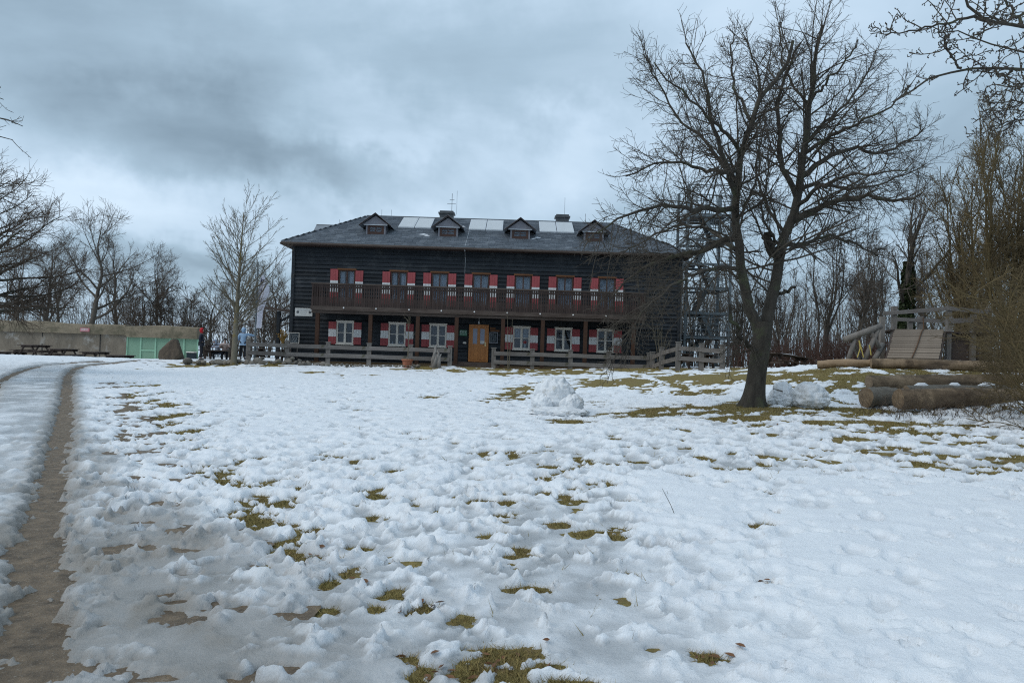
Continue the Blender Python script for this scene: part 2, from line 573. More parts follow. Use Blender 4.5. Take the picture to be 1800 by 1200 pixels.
# ------------------------------------------------------------------ terrain height
CP = [(0, 0, 0), (-4, 0, -.06), (4, 0, .06), (0, -8, -.15), (-10, -6, -.2), (10, -6, .0), (0, 3.6, .06), (-4, 7, .04), (4, 7, .22),
      (-8, 15, .12), (-14, 24, .22), (-20, 47, .42), (-28, 47, .5), (-14, 48.5, .5), (-12, 50, .92), (9, 50, 1.0), (0, 58, .95),
      (-35, 30, .4), (-30, 10, 0), (25, 10, .6), (30, 30, 1.4), (28, 50, 1.2), (15, 55, 1.1), (-25, 62, .5), (-45, 50, .5)]
for px, py, D in [(900, 700, 21), (900, 650, 40), (600, 640, 41.5), (980, 727, 16.5), (1325, 708, 17), (1600, 722, 16.8),
                  (1750, 736, 15), (1480, 648, 23), (1640, 648, 23.5), (1650, 690, 18.6), (1230, 649, 37), (1140, 644, 41.5),
                  (800, 641, 42), (510, 634, 42), (350, 631, 42), (130, 650, 33), (20, 625, 38), (100, 628, 38), (1360, 646, 33),
                  (1790, 830, 9.5), (200, 638.5, 38), (265, 641, 38.5), (330, 641, 40), (440, 640, 40), (1560, 632, 30), (1200, 690, 22), (1150, 760, 12)]:
    v = P(px, py, D)
    CP.append((v.x, v.y, v.z - .07))
CP = np.array(CP, dtype=float)


def _tps():
    n = len(CP)
    d = np.hypot(CP[:, None, 0] - CP[None, :, 0], CP[:, None, 1] - CP[None, :, 1])
    K = np.where(d > 0, d * d * np.log(np.maximum(d, 1e-9)), 0)
    K += np.eye(n) * .35
    A = np.zeros((n + 3, n + 3))
    A[:n, :n] = K
    A[:n, n] = 1
    A[:n, n + 1:] = CP[:, :2]
    A[n, :n] = 1
    A[n + 1:, :n] = CP[:, :2].T
    return np.linalg.solve(A, np.concatenate([CP[:, 2], [0, 0, 0]]))


TW = _tps()


def G(x, y):
    x = np.asarray(x, dtype=float)
    y = np.asarray(y, dtype=float)
    shp = np.broadcast(x, y).shape
    x = np.broadcast_to(x, shp).ravel()
    y = np.broadcast_to(y, shp).ravel()
    xc, yc = np.clip(x, -40, 34), np.clip(y, -8, 64)
    z = np.full(xc.shape, TW[len(CP)]) + TW[-2] * xc + TW[-1] * yc
    for i in range(len(CP)):
        d2 = (xc - CP[i, 0]) ** 2 + (yc - CP[i, 1]) ** 2
        z = z + TW[i] * d2 * 0.5 * np.log(d2 + 1e-12)
    far = np.hypot(x - xc, y - yc)
    z = z - 0.02 * far - 0.00012 * np.minimum(far, 400) ** 2        # the hill falls away beyond the clearing
    return z.reshape(shp)


def g1(x, y):
    return float(G(np.array([x]), np.array([y]))[0])


_ds = np.concatenate([np.linspace(2.2, 30, 700), np.linspace(30, 75, 500)[1:]])


def gp(px, py):
    """ground point seen at a photograph pixel"""
    v = pdir(px, py)
    k = _ds / v.y
    z = EYE + v.z * k
    h = G(v.x * k, _ds)
    below = np.nonzero(z <= h)[0]
    i = below[0] if len(below) else len(_ds) - 1
    return Vector((v.x * k[i], _ds[i], h[i]))


# ------------------------------------------------------------------ ground sheet
def rows_cols(nr, nc, ymax=62.0, core=0.72, add=2.6):
    c0, c1 = (1.0 + 4) ** -.5, (ymax + 4) ** -.5
    ys = np.linspace(c0, c1, nr) ** -2 - 4
    ys = np.concatenate([[-300, -120, -60, -30, -16, -9, -5, -2.5, -1, 0, .5], ys, [66, 72, 80, 95, 120, 160, 230, 340, 600, 1200]])
    s = np.linspace(-1, 1, nc)
    ext = 1 + np.array([.03, .08, .15, .25, .4, .6, .9, 1.3, 2, 3, 5, 8, 14, 24, 40, 80])
    s = np.concatenate([-ext[::-1], s, ext])
    hw = core * np.maximum(ys, 0) + add
    return ys, s, hw


def grid_quads(nr, nc):
    i = np.arange(nr - 1)[:, None] * nc + np.arange(nc - 1)[None, :]
    return np.stack([i, i + 1, i + nc + 1, i + nc], -1).reshape(-1, 4)


ys, ss, hw = rows_cols(230, 260)
X = ss[None, :] * hw[:, None]
Y = np.repeat(ys[:, None], len(ss), 1)
Z = G(X, Y)
HX0, HX1, HY0, HY1 = -12.1, 9.1, 44.0, 55.0          # house footprint


def sstep(a, b, x):
    t = np.clip((x - a) / (b - a), 0, 1)
    return t * t * (3 - 2 * t)


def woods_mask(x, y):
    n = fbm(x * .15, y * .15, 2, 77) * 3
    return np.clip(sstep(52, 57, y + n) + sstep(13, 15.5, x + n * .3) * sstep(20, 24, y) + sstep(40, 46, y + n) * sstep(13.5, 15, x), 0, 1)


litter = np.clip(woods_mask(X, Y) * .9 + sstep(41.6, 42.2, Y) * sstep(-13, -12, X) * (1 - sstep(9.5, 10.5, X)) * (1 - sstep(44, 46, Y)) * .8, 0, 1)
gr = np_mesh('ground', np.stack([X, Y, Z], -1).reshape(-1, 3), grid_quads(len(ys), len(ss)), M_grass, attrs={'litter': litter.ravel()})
tag(gr, 'olive winter turf showing through the melting snow', kind='structure')

# ------------------------------------------------------------------ dirt track
RUT = [gp(*q) for q in [(250, 634), (150, 645), (122, 660), (117, 690), (112, 740), (99, 800), (84, 880), (72, 960), (64, 1040), (50, 1120), (32, 1198)]]
RUT = [Vector((p.x, p.y, 0)) for p in RUT]
RUT += [RUT[-1] + Vector((.35, -1.6, 0)), RUT[-1] + Vector((.5, -4, 0)), RUT[-1] + Vector((.5, -14, 0))]
RUT2 = [gp(*q) for q in [(175, 636), (95, 643), (45, 652), (0, 672)]]
RUT2 = [Vector((p.x, p.y, 0)) for p in RUT2]
for p in RUT[4:]:
    RUT2.append(Vector((p.x - 1.75, p.y + (0.4 if p.y > 8 else 0), 0)))
RUT2 = [p for i, p in enumerate(RUT2) if i < 4 or p.y < RUT2[3].y - 1.0]


def resample(pts, n):
    a = np.array([p[:] for p in pts], dtype=float)
    # Catmull-Rom
    out = []
    for i in range(len(a) - 1):
        p0, p1, p2, p3 = a[max(i - 1, 0)], a[i], a[i + 1], a[min(i + 2, len(a) - 1)]
        for t in np.linspace(0, 1, 12, endpoint=False):
            out.append(.5 * ((2 * p1) + (p2 - p0) * t + (2 * p0 - 5 * p1 + 4 * p2 - p3) * t * t + (3 * p1 - p0 - 3 * p2 + p3) * t ** 3))
    out.append(a[-1])
    out = np.array(out)
    s = np.concatenate([[0], np.cumsum(np.linalg.norm(np.diff(out, axis=0), axis=1))])
    q = np.linspace(0, s[-1], n)
    return np.stack([np.interp(q, s, out[:, k]) for k in range(3)], -1)


rutA, rutB = resample(RUT, 260), resample(RUT2, 220)


def dist_to(poly, x, y, chunk=40):
    best = np.full(x.shape, 1e9)
    a, b = poly[:-1, :2], poly[1:, :2]
    for i in range(len(a)):
        d = b[i] - a[i]
        L2 = d @ d + 1e-12
        t = np.clip(((x - a[i, 0]) * d[0] + (y - a[i, 1]) * d[1]) / L2, 0, 1)
        dd = (x - a[i, 0] - t * d[0]) ** 2 + (y - a[i, 1] - t * d[1]) ** 2
        best = np.minimum(best, dd)
    return np.sqrt(best)


def strip(poly, off0, off1, nw, lift):
    d = np.gradient(poly[:, :2], axis=0)
    d /= np.linalg.norm(d, axis=1)[:, None] + 1e-9
    nrm = np.stack([-d[:, 1], d[:, 0]], -1)
    o = np.linspace(off0, off1, nw)
    jag = 1 + .28 * fbm(poly[:, 0] * 1.6, poly[:, 1] * 1.6, 4, 115, .7)[:, None] * (o[None, :] > 0)
    xy = poly[:, None, :2] + nrm[:, None, :] * (o[None, :] * jag)[..., None]
    z = G(xy[..., 0], xy[..., 1]) + lift
    return np.concatenate([xy, z[..., None]], -1).reshape(-1, 3), grid_quads(len(poly), nw)


rutF = resample(RUT, 900)
V1, Q1 = strip(rutF, -3.4, 1.4, 100, .012)
V1[:, 2] += .012 * fbm(V1[:, 0] * 5, V1[:, 1] * 5, 4, 111, .7) + .010 * np.abs(fbm(V1[:, 0] * 14, V1[:, 1] * 14, 2, 113)) + .004
tr = np_mesh('dirt_track', V1, Q1, M_gravel)
tag(tr, 'muddy gravel track with wheel ruts', kind='structure')

# ------------------------------------------------------------------ snow
rng = np.random.RandomState(5)
ys, ss, hw = rows_cols(760, 720)
X = ss[None, :] * hw[:, None]
Y = np.repeat(ys[:, None], len(ss), 1)
nr, nc = X.shape
GZ = G(X, Y)


def region(cx, cy, r):
    """slices of the snow grid round a point"""
    r0, r1 = np.searchsorted(ys, cy - r), np.searchsorted(ys, cy + r)
    if r1 <= r0:
        return None
    hmin = hw[r0]
    hmax = hw[max(r1 - 1, r0)]
    lo = min((cx - r) / hmin, (cx - r) / hmax)
    hi = max((cx + r) / hmin, (cx + r) / hmax)
    c0, c1 = np.searchsorted(ss, lo), np.searchsorted(ss, hi)
    if c1 <= c0:
        return None
    return slice(r0, r1), slice(c0, c1)


# how trampled the snow is: 1 on the walked slope, low on the clean snow in the right foreground
cl = gp(1600, 1000)
clean = np.exp(-(((X - cl.x - (Y - cl.y) * .35) / 1.9) ** 2 + ((Y - cl.y) / 4.2) ** 2) ** 1.5)
cl2 = gp(1250, 900)
clean = np.maximum(clean, .85 * np.exp(-(((X - cl2.x) / .9) ** 2 + ((Y - cl2.y) / 2.0) ** 2) ** 2))
cl3 = gp(760, 760)
clean = np.maximum(clean, .5 * np.exp(-(((X - cl3.x) / 5) ** 2 + ((Y - cl3.y) / 6) ** 2)))
rough = 1 - .82 * clean
wx = X + .12 * fbm(X * 2.1, Y * 2.1, 2, 31)
wy = Y + .12 * fbm(X * 2.1, Y * 2.1, 2, 33)
ridge = 1 - 2 * np.abs(fbm(wx * 2.3, wy * 2.3, 3, 9, .55))            # cusped, sun-cupped surface
puff = np.abs(fbm(wx * 4.6, wy * 4.6, 3, 23, .55))
d = .066 + .015 * fbm(X * .45, Y * .45, 3, 1) + rough * (.018 * fbm(wx * 1.5, wy * 1.5, 3, 5) + .018 * (ridge - .55) + .018 * (puff - .2))
d += (.2 + .8 * rough) * .016 * fbm(X * 8, Y * 8, 3, 15, .6) + rough * .014 * (.3 - np.abs(fbm(wx * 11, wy * 11, 2, 19))) + .005 * rough * fbm(X * 26, Y * 26, 2, 21)
d += clean * .004 * np.sin((X * 1.0 + Y * 5.2 + fbm(X * 1.2, Y * 1.2, 2, 41) * 2.5) * 2.2)
hollow = np.clip(-(.034 * fbm(wx * 1.5, wy * 1.5, 3, 5) + .042 * (ridge - .62) + .03 * (puff - .2)) / .03, 0, 1) * rough
wet = np.zeros_like(X)
mud = np.zeros_like(X)

# trampled hollows fill with flat grey slush
flo = .045 + .02 * fbm(X * .9, Y * .9, 2, 109) + .012 * sstep(.5, -2.5, X)
low_ = np.maximum(flo - d, 0) * rough
d += low_ * .72
pool = sstep(.0, .022, low_) * (1 - sstep(14, 34, Y))
# footprints and dents
DENT = np.zeros_like(X)
WARPX = .055 * fbm(X * 7, Y * 7, 3, 101)
WARPY = .055 * fbm(X * 7 + 3, Y * 7, 3, 103)


def dent(cx, cy, a, b, ang, dep, rim=.25, wetv=.0):
    sl = region(cx, cy, 1.7 * max(a, b))
    if sl is None:
        return
    dx, dy = X[sl] - cx + WARPX[sl], Y[sl] - cy + WARPY[sl]
    ca, sa = math.cos(ang), math.sin(ang)
    u, v = (dx * ca + dy * sa) / a, (-dx * sa + dy * ca) / b
    q = u * u + v * v
    bowl = -dep * np.exp(-q ** 3.2 * .8)
    rimv = dep * rim * np.exp(-((np.sqrt(q) - 1.3) / .17) ** 2)
    DENT[sl] = np.minimum(DENT[sl], bowl) + np.where(bowl > -.1 * dep, rimv, 0) * (DENT[sl] > -.02)
    if wetv:
        wet[sl] = np.maximum(wet[sl], wetv * np.exp(-q ** 2))


LUMP = np.zeros_like(X)


def lump(cx, cy, a, b, ang, h):
    sl = region(cx, cy, 1.6 * max(a, b))
    if sl is None:
        return
    dx, dy = X[sl] - cx + .5 * WARPX[sl] + WARPF[sl], Y[sl] - cy + .5 * WARPY[sl] - WARPF[sl]
    ca, sa = math.cos(ang), math.sin(ang)
    q = ((dx * ca + dy * sa) / a) ** 2 + ((-dx * sa + dy * ca) / b) ** 2
    LUMP[sl] = np.maximum(LUMP[sl], h * np.exp(-q ** 2.2) * (1 + 6 * WARPF[sl]))


WARPF = .022 * fbm(X * 19, Y * 19, 2, 107)
trails = [[(905, 655), (890, 720), (870, 790), (850, 860), (900, 960), (960, 1060), (1040, 1190)],
          [(760, 655), (770, 740), (780, 830), (800, 930), (760, 1040), (700, 1190)],
          [(1010, 700), (985, 780), (965, 860), (940, 960), (1000, 1050), (1100, 1180)],
          [(600, 650), (640, 740), (690, 850), (640, 950), (560, 1060), (500, 1190)],
          [(1280, 730), (1340, 800), (1380, 880), (1340, 960), (1290, 1040), (1250, 1180)],
          [(330, 690), (380, 800), (460, 900), (520, 1000), (480, 1100), (420, 1190)],
          [(240, 690), (250, 800), (280, 920), (330, 1050), (300, 1190)],
          [(1330, 800), (1440, 860), (1520, 930), (1560, 1010), (1480, 1090), (1500, 1190)],
          [(1150, 720), (1120, 800), (1090, 900), (1130, 1000), (1180, 1100), (1300, 1190)]]
for tr_ in trails:
    pl = resample([gp(*q) for q in tr_], 400)
    Ln = np.sum(np.linalg.norm(np.diff(pl, axis=0), axis=1))
    for rep in range(2):
        s = rng.rand() * .3
        side = 1
        while s < Ln:
            q = pl[min(int(s / Ln * 399), 398)]
            q2 = pl[min(int(s / Ln * 399) + 1, 399)]
            an = math.atan2(q2[1] - q[1], q2[0] - q[0]) + rng.normal() * .25
            off = side * .12 + rng.normal() * (.16 + .10 * rep)
            dent(q[0] - math.sin(an) * off, q[1] + math.cos(an) * off, .15 * rng.uniform(.85, 1.15), .075 * rng.uniform(.85, 1.3),
                 an, rng.uniform(.05, .09), wetv=rng.uniform(.2, 1.0))
            side = -side
            s += rng.uniform(.45, .75)
for i in range(13000):
    py = (650 + 620 * rng.rand() ** 1.25) if i < 8000 else 642 + 190 * rng.rand()
    px = rng.uniform(120, 1800)
    q = None
    D_ = min((1.5 * F) / max(py - 608, 40), 40)
    x_, y_ = (px - 900) / F * D_ * 1.02, D_
    sl = region(x_, y_, .2)
    if sl is None:
        continue
    rloc = float(rough[sl].mean()) if rough[sl].size else 1
    if rng.rand() > rloc ** 1.5:
        continue
    a = rng.uniform(.045, .13) * (1 if i < 8000 else 1.25)
    dent(x_, y_, a, a * rng.uniform(.5, 1), rng.uniform(0, 3.14), rng.uniform(.03, .085) * (.5 + .5 * rloc), rim=.35, wetv=max(rng.uniform(-.5, .95), 0))
d += DENT * (.55 + .45 * rough)

# melted patches
MELT = np.zeros_like(X)


def patch(px, py, wp, hp, amt=.17, pw=1.0):
    c = gp(px, py)
    ax = max(wp / F * c.y, .05)
    ay = max(abs(gp(px, py - hp).y - gp(px, py + hp).y) / 2, .05)
    r = 2.0 * max(ax, ay)
    sl = region(c.x, c.y, r)
    if sl is None:
        return
    w = .45 * min(ax, ay)
    nx = fbm(X[sl] / (w * 2.2), Y[sl] / (w * 2.2), 4, int(px) % 97, .7) * w * 3.0
    ny = fbm(X[sl] / (w * 2.2) + 9, Y[sl] / (w * 2.2), 4, int(py) % 89, .7) * w * 3.0
    q = ((X[sl] - c.x + nx) / ax) ** 2 + ((Y[sl] - c.y + ny) / ay) ** 2
    MELT[sl] = np.maximum(MELT[sl], amt * np.exp(-q ** pw))


for a in [(330, 760, 30, 8), (300, 748, 26, 7), (250, 695, 34, 8), (380, 840, 30, 7), (425, 905, 30, 6), (470, 930, 26, 6), (500, 975, 26, 8), (610, 1010, 20, 8), (690, 1050, 22, 7), (655, 1075, 16, 6), (235, 680, 26, 7), (275, 715, 38, 12), (290, 735, 26, 10), (262, 706, 22, 8), (290, 762, 16, 5), (330, 775, 20, 6), (352, 790, 18, 5), (365, 832, 26, 6),
          (400, 856, 28, 9), (440, 858, 26, 6), (450, 884, 28, 5), (485, 893, 26, 5), (440, 921, 34, 9), (525, 935, 24, 9), (510, 955, 28, 12),
          (560, 985, 28, 7), (535, 993, 30, 6), (458, 1003, 14, 10), (580, 1027, 12, 14), (640, 1040, 18, 6), (740, 1075, 22, 9), (815, 1095, 16, 7),
          (885, 1172, 66, 24), (845, 1192, 40, 12), (740, 1188, 14, 12), (715, 1165, 10, 8), (1245, 1163, 28, 6), (1352, 1036, 24, 6), (1175, 1034, 10, 6), (1100, 1016, 14, 5),
          (1050, 941, 38, 5), (1090, 936, 18, 4), (960, 848, 14, 7), (965, 870, 18, 6), (994, 875, 12, 5), (1025, 815, 16, 9), (1060, 852, 28, 5),
          (902, 800, 10, 6), (1205, 760, 14, 6), (1235, 808, 14, 4), (1270, 852, 16, 4), (1350, 870, 16, 5), (1365, 906, 10, 4), (1345, 806, 16, 5), (1590, 758, 44, 9),
          (1610, 815, 46, 4), (1575, 790, 26, 3), (1690, 768, 20, 3), (1760, 825, 50, 3), (1555, 745, 60, 4), (1490, 770, 20, 3), (1440, 745, 30, 4),
          (1330, 716, 130, 7), (1480, 722, 90, 6), (1210, 720, 110, 9), (1130, 726, 60, 8), (1290, 735, 70, 5), (1000, 742, 40, 5), (880, 704, 46, 4), (755, 699, 26, 3),
          (1400, 700, 60, 6), (1520, 664, 66, 22), (1470, 680, 40, 20), (1500, 655, 46, 9), (1600, 656, 50, 7), (1440, 690, 40, 8), (1390, 665, 30, 6), (1700, 654, 40, 6),
          (1260, 668, 60, 10), (1310, 655, 50, 8), (1230, 690, 40, 9), (1190, 662, 60, 7), (1100, 667, 60, 6), (1060, 678, 46, 5), (940, 652, 80, 5), (870, 648, 50, 4),
          (1000, 656, 60, 4), (1150, 650, 90, 4), (1290, 646, 70, 4), (910, 688, 26, 6), (905, 700, 30, 4), (1040, 710, 26, 6), (745, 648, 40, 4), (800, 652, 36, 3),
          (480, 640, 40, 4), (420, 640, 60, 5), (360, 640, 40, 4), (560, 655, 30, 2), (640, 660, 30, 2), (1380, 640, 40, 5), (320, 645, 30, 4), (230, 672, 24, 4)]:
    patch(a[0], a[1], a[2] * 1.1, a[3] * 1.1, .125)
# small tufts and trodden spots across the whole meadow
for i in range(2200):
    if i % 3 == 0:
        tr_ = trails[i % len(trails)]
        k_ = rng.randint(len(tr_) - 1)
        f_ = rng.rand()
        px_ = tr_[k_][0] * (1 - f_) + tr_[k_ + 1][0] * f_ + rng.normal() * 22
        py_ = tr_[k_][1] * (1 - f_) + tr_[k_ + 1][1] * f_ + rng.normal() * 5
    else:
        px_, py_ = rng.uniform(170, 1800), 645 + 330 * rng.rand() ** 1.6
    D_ = min(1.5 * F / max(py_ - 608, 38), 41)
    x_, y_ = (px_ - 900) / F * D_, D_
    if rng.rand() > sstep(5.0, 11.0, np.array(D_)) * .92 + .04:
        continue
    a_ = rng.uniform(.04, .12) * (1 + D_ / 15)
    b_ = a_ * rng.uniform(.35, .8)
    sl = region(x_, y_, 2.2 * a_)
    if sl is None or rough[sl].size == 0 or rng.rand() > rough[sl].mean() ** 2:
        continue
    q_ = ((X[sl] - x_ + .6 * WARPX[sl]) / a_) ** 2 + ((Y[sl] - y_ + .6 * WARPY[sl]) / b_) ** 2
    MELT[sl] = np.maximum(MELT[sl], rng.uniform(.08, .16) * np.exp(-q_ ** 1.2))
# bare gravel holes beside the track
for a in [(320, 937, 26, 7), (215, 972, 42, 9), (318, 1093, 36, 12), (30, 1140, 60, 20), (150, 1190, 80, 16), (20, 980, 40, 16), (60, 1075, 50, 14)]:
    patch(*a, amt=.12)
# patchy zone near the house and on the mound
zone = sstep(20, 26, Y) * (1 - sstep(42.5, 44, Y)) * (.30 + .70 * sstep(-4, 3, X))
zn = fbm(X * .55, Y * .28, 3, 51)
zn2 = fbm(X * 1.9, Y * 1.1, 3, 57)
ZONES = zone * np.clip(.045 + .15 * zn + .16 * zn2, 0, .2)
zone2 = np.exp(-(((X - 5) / 5) ** 2 + ((Y - 15.8) / 2.4) ** 2) ** 2)
ZONES += zone2 * np.clip(.01 + .16 * fbm(X * .8, Y * 1.2, 3, 61), 0, .2)
# stepped melt rows on the right
rowz = sstep(2.0, 4.5, X) * sstep(8.5, 10, Y) * (1 - sstep(16, 18, Y))
ZONES += rowz * .11 * np.clip(np.sin(Y * 5.5 + X * .7 + 2.5 * fbm(X * .5, Y * .5, 2, 71)) * .9 + 1.2 * fbm(X * 1.1, Y * 1.5, 3, 73) - .45, 0, 1)
brk = np.clip(.75 + 1.5 * fbm(X * 1.3, Y * .9, 4, 105, .65), .05, 1.3)
MELT *= 1 + (brk - 1) * sstep(11, 17, Y)
brk2 = np.clip(.80 + 1.7 * fbm(X * 5, Y * 5, 4, 106, .7), 0, 1.3)
MELT *= 1 + (brk2 - 1) * sstep(17, 11, Y)

# the track
near = (Y < 46) & (X < 6) & (X > -40)
dA = np.full(X.shape, 99.0)
dB = np.full(X.shape, 99.0)
dA[near] = dist_to(rutA, X[near], Y[near])
dB[near] = dist_to(rutB, X[near], Y[near])
wob = .07 * fbm(X * 3, Y * 3, 3, 81)
wob2 = .14 * fbm(X * 7, Y * 7, 4, 82, .65)
cut = np.maximum((1 - sstep(.01, .24, dA + wob + wob2)) * (.85 + .15 * sstep(4.5, 6.5, Y)), .8 * (1 - sstep(.04, .24, dB + wob)) * sstep(9, 22, Y))

# slush: the strip between and right of the ruts
side = np.interp(Y, rutA[::-1, 1], rutA[::-1, 0])
sl_r = X - side
reach = .55 + .35 * sstep(16, 9, Y) + 1.15 * sstep(9.5, 5.0, Y)
slz = sstep(-2.6, -1.8, sl_r) * (1 - sstep(reach * .45, reach * 1.25, sl_r + .45 * fbm(X * 1.3, Y * 1.1, 3, 83))) * (Y < 36) * (Y > -30)
sn = fbm(X * 1.7, Y * 1.3, 4, 85)
d -= slz * np.clip(.008 + .06 * sn, -.01, .06) * (.45 + .55 * sstep(14, 6, Y))
for i in range(1500):
    y_ = rng.uniform(2.6, 5) if rng.rand() < .4 else rng.uniform(3, 13)
    x_ = np.interp(y_, rutA[::-1, 1], rutA[::-1, 0]) + rng.uniform(-1.5, 3.6)
    if abs(x_) > .72 * y_ + 1:
        continue
    a_ = rng.uniform(.025, .10)
    lump(x_, y_, a_, a_ * rng.uniform(.5, 1), rng.uniform(0, 3.14), rng.uniform(.012, .042))
for i in range(900):
    y_ = rng.uniform(2.8, 11)
    x_ = rng.uniform(-.6, .35) * y_
    a_ = rng.uniform(.02, .075)
    lump(x_, y_, a_, a_ * rng.uniform(.5, 1), rng.uniform(0, 3.14), rng.uniform(.010, .035))
d += LUMP * (1 - .8 * clean)
hi_ = sstep(.062, .115, d)
wet = np.maximum(wet * (.35 + .65 * rough), slz * np.clip(.75 + 1.2 * fbm(X * 1.4, Y * 1.0, 3, 87), .1, 1) * (1 - .9 * hi_))
mud = slz * np.clip(.55 + 1.5 * fbm(X * 1.3 + 5, Y * .9, 4, 89), 0, 1) * (.30 + .70 * sstep(13, 5.5, Y)) * (1 - .92 * hi_)
mud = np.maximum(mud, slz * .10)
mud = np.maximum(mud, (1 - sstep(.10, .5, dA + wob * 2 + wob2)) * .95)
mud = np.maximum(mud, (1 - sstep(.15, .5, dB + wob * 2)) * .6 * sstep(9, 22, Y))
# a slushy walked strip running down the middle
mid = resample([gp(*q) for q in [(960, 900), (1000, 990), (1050, 1080), (1120, 1190)]], 60)
dm = np.full(X.shape, 99.0)
nn = (Y < 12) & (np.abs(X) < 6)
dm[nn] = dist_to(mid, X[nn], Y[nn])
mz = np.exp(-(dm / .38) ** 2)
d -= mz * .03 * (1 + fbm(X * 3, Y * 3, 2, 91))
lowz = .45 + .75 * sstep(1.0, -2.5, X) + .5 * np.exp(-(dm / .8) ** 2)
wet = np.maximum(wet, np.clip((.35 * hollow + .75 * pool) * lowz, 0, 1) * (1 - sstep(9, 22, Y)))
wet = np.maximum(wet, mz * np.clip(.35 + fbm(X * 2.5, Y * 2.5, 3, 93), 0, .8))
# thin slush is left everywhere except in the melted patches and ruts
d = np.where(d < .034, .012 + .022 * np.exp((np.minimum(d, .034) - .034) / .022), d)
thin = 1 - sstep(.018, .052, d)
d += slz * .030 * (1 - .6 * np.clip(fbm(X * 1.1, Y * .8, 3, 135) * 2, 0, 1))
wet = np.maximum(wet * .8, thin * np.clip(.72 + .9 * fbm(X * 2.5, Y * 2.5, 3, 131), .15, 1))
mud = np.maximum(mud, thin * slz * .75)
wet *= 1 - .6 * clean
HOLE = np.clip(fbm(X * 2.2, Y * 2.2, 4, 133, .6) - .30, 0, 1) * thin * rough * sstep(26, 14, Y)
d -= MELT + ZONES + cut * .17 * np.clip(1.05 + 1.4 * fbm(X * 3.2, Y * 1.6, 4, 137, .65), 0, 1.2) + HOLE * .35
# no snow in the terrace, under the house and thin in the woods
terr = sstep(41.7, 42.0, Y) * sstep(-13.6, -13.0, X) * (1 - sstep(9.3, 10.0, X)) * (1 - sstep(56, 57, Y))
d -= terr * .5
d -= woods_mask(X, Y) * np.clip(.05 + .14 * fbm(X * .6, Y * .6, 3, 95), 0, .2)
# snow gone round the foot of the tree
tb = gp(1325, 706)
d -= .16 * np.exp(-(((X - tb.x) / .62) ** 2 + ((Y - tb.y + .15) / .55) ** 2) ** 2)
wet = np.clip(np.maximum(wet, (1 - sstep(0.0, .022, d)) * .6 * sstep(26, 12, Y)), 0, 1)
wet *= 1 - sstep(20, 40, Y) * .4
dz = np.where(d > 0, d, d * 1.6 - .004)
V = np.stack([X, Y, GZ + dz], -1).reshape(-1, 3)
Q = grid_quads(nr, nc)
keep = (d.reshape(-1)[Q] > -.012).any(1)
Q = Q[keep]
used = np.zeros(len(V), bool)
used[Q.ravel()] = True
idx = np.cumsum(used) - 1
sn_o = np_mesh('snow', V[used], idx[Q], M_snow, attrs={'wet': wet.ravel()[used], 'mud': mud.ravel()[used]})
tag(sn_o, 'wet trampled snow melting off the meadow', 'snow', kind='stuff')
SNOWD = d


def snow_at(x, y):
    r = min(max(np.searchsorted(ys, y), 0), nr - 1)
    c = min(max(np.searchsorted(ss, x / hw[r]), 0), nc - 1)
    return float(d[r, c])


# grass blades in the bare patches
def blades(name, n, seed):
    r = np.random.RandomState(seed)
    ok = np.nonzero(((d < .012) & (MELT > .03) & (slz < .6) & (Y > 3) & (Y < 24) & (np.abs(X) < .75 * Y + 1) & (cut < .05)).ravel())[0]
    area = np.ones(len(ok))
    w = np.ones(len(ok))
    k = r.choice(ok, n, p=w / w.sum())
    far = np.nonzero(((cut < .02) & (slz < .3) & (d < .07) & (rough > .6) & (Y > 3) & (Y < 16) & (np.abs(X) < .7 * Y)).ravel())[0]
    k = np.concatenate([k, np.repeat(r.choice(far, 110), 3)])
    x = X.ravel()[k] + r.normal(size=len(k)) * .02
    y = Y.ravel()[k] + r.normal(size=len(k)) * .02
    z = GZ.ravel()[k] + np.maximum(d.ravel()[k], 0) - .01
    h = r.uniform(.015, .05, len(k))
    h[n:] = r.uniform(.03, .09, len(k) - n)
    a = r.rand(len(k)) * 6.283
    lean = r.uniform(.3, 1.9, len(k)) * h
    b = r.rand(len(k)) * 6.283
    wd = r.uniform(.0012, .0032, len(k)) * (1 + y / 14)
    p0 = np.stack([x - np.cos(a) * wd, y - np.sin(a) * wd, z], -1)
    p1 = np.stack([x + np.cos(a) * wd, y + np.sin(a) * wd, z], -1)
    p2 = np.stack([x + np.cos(b) * lean, y + np.sin(b) * lean, z + h], -1)
    V = np.stack([p0, p1, p2], 1).reshape(-1, 3)
    o = np_mesh(name, V, np.arange(len(V)).reshape(-1, 3), M_blade, smooth=False)
    return tag(o, 'short yellowish grass poking out of the snow', 'grass', kind='stuff')


blades('grass', 120000, 3)


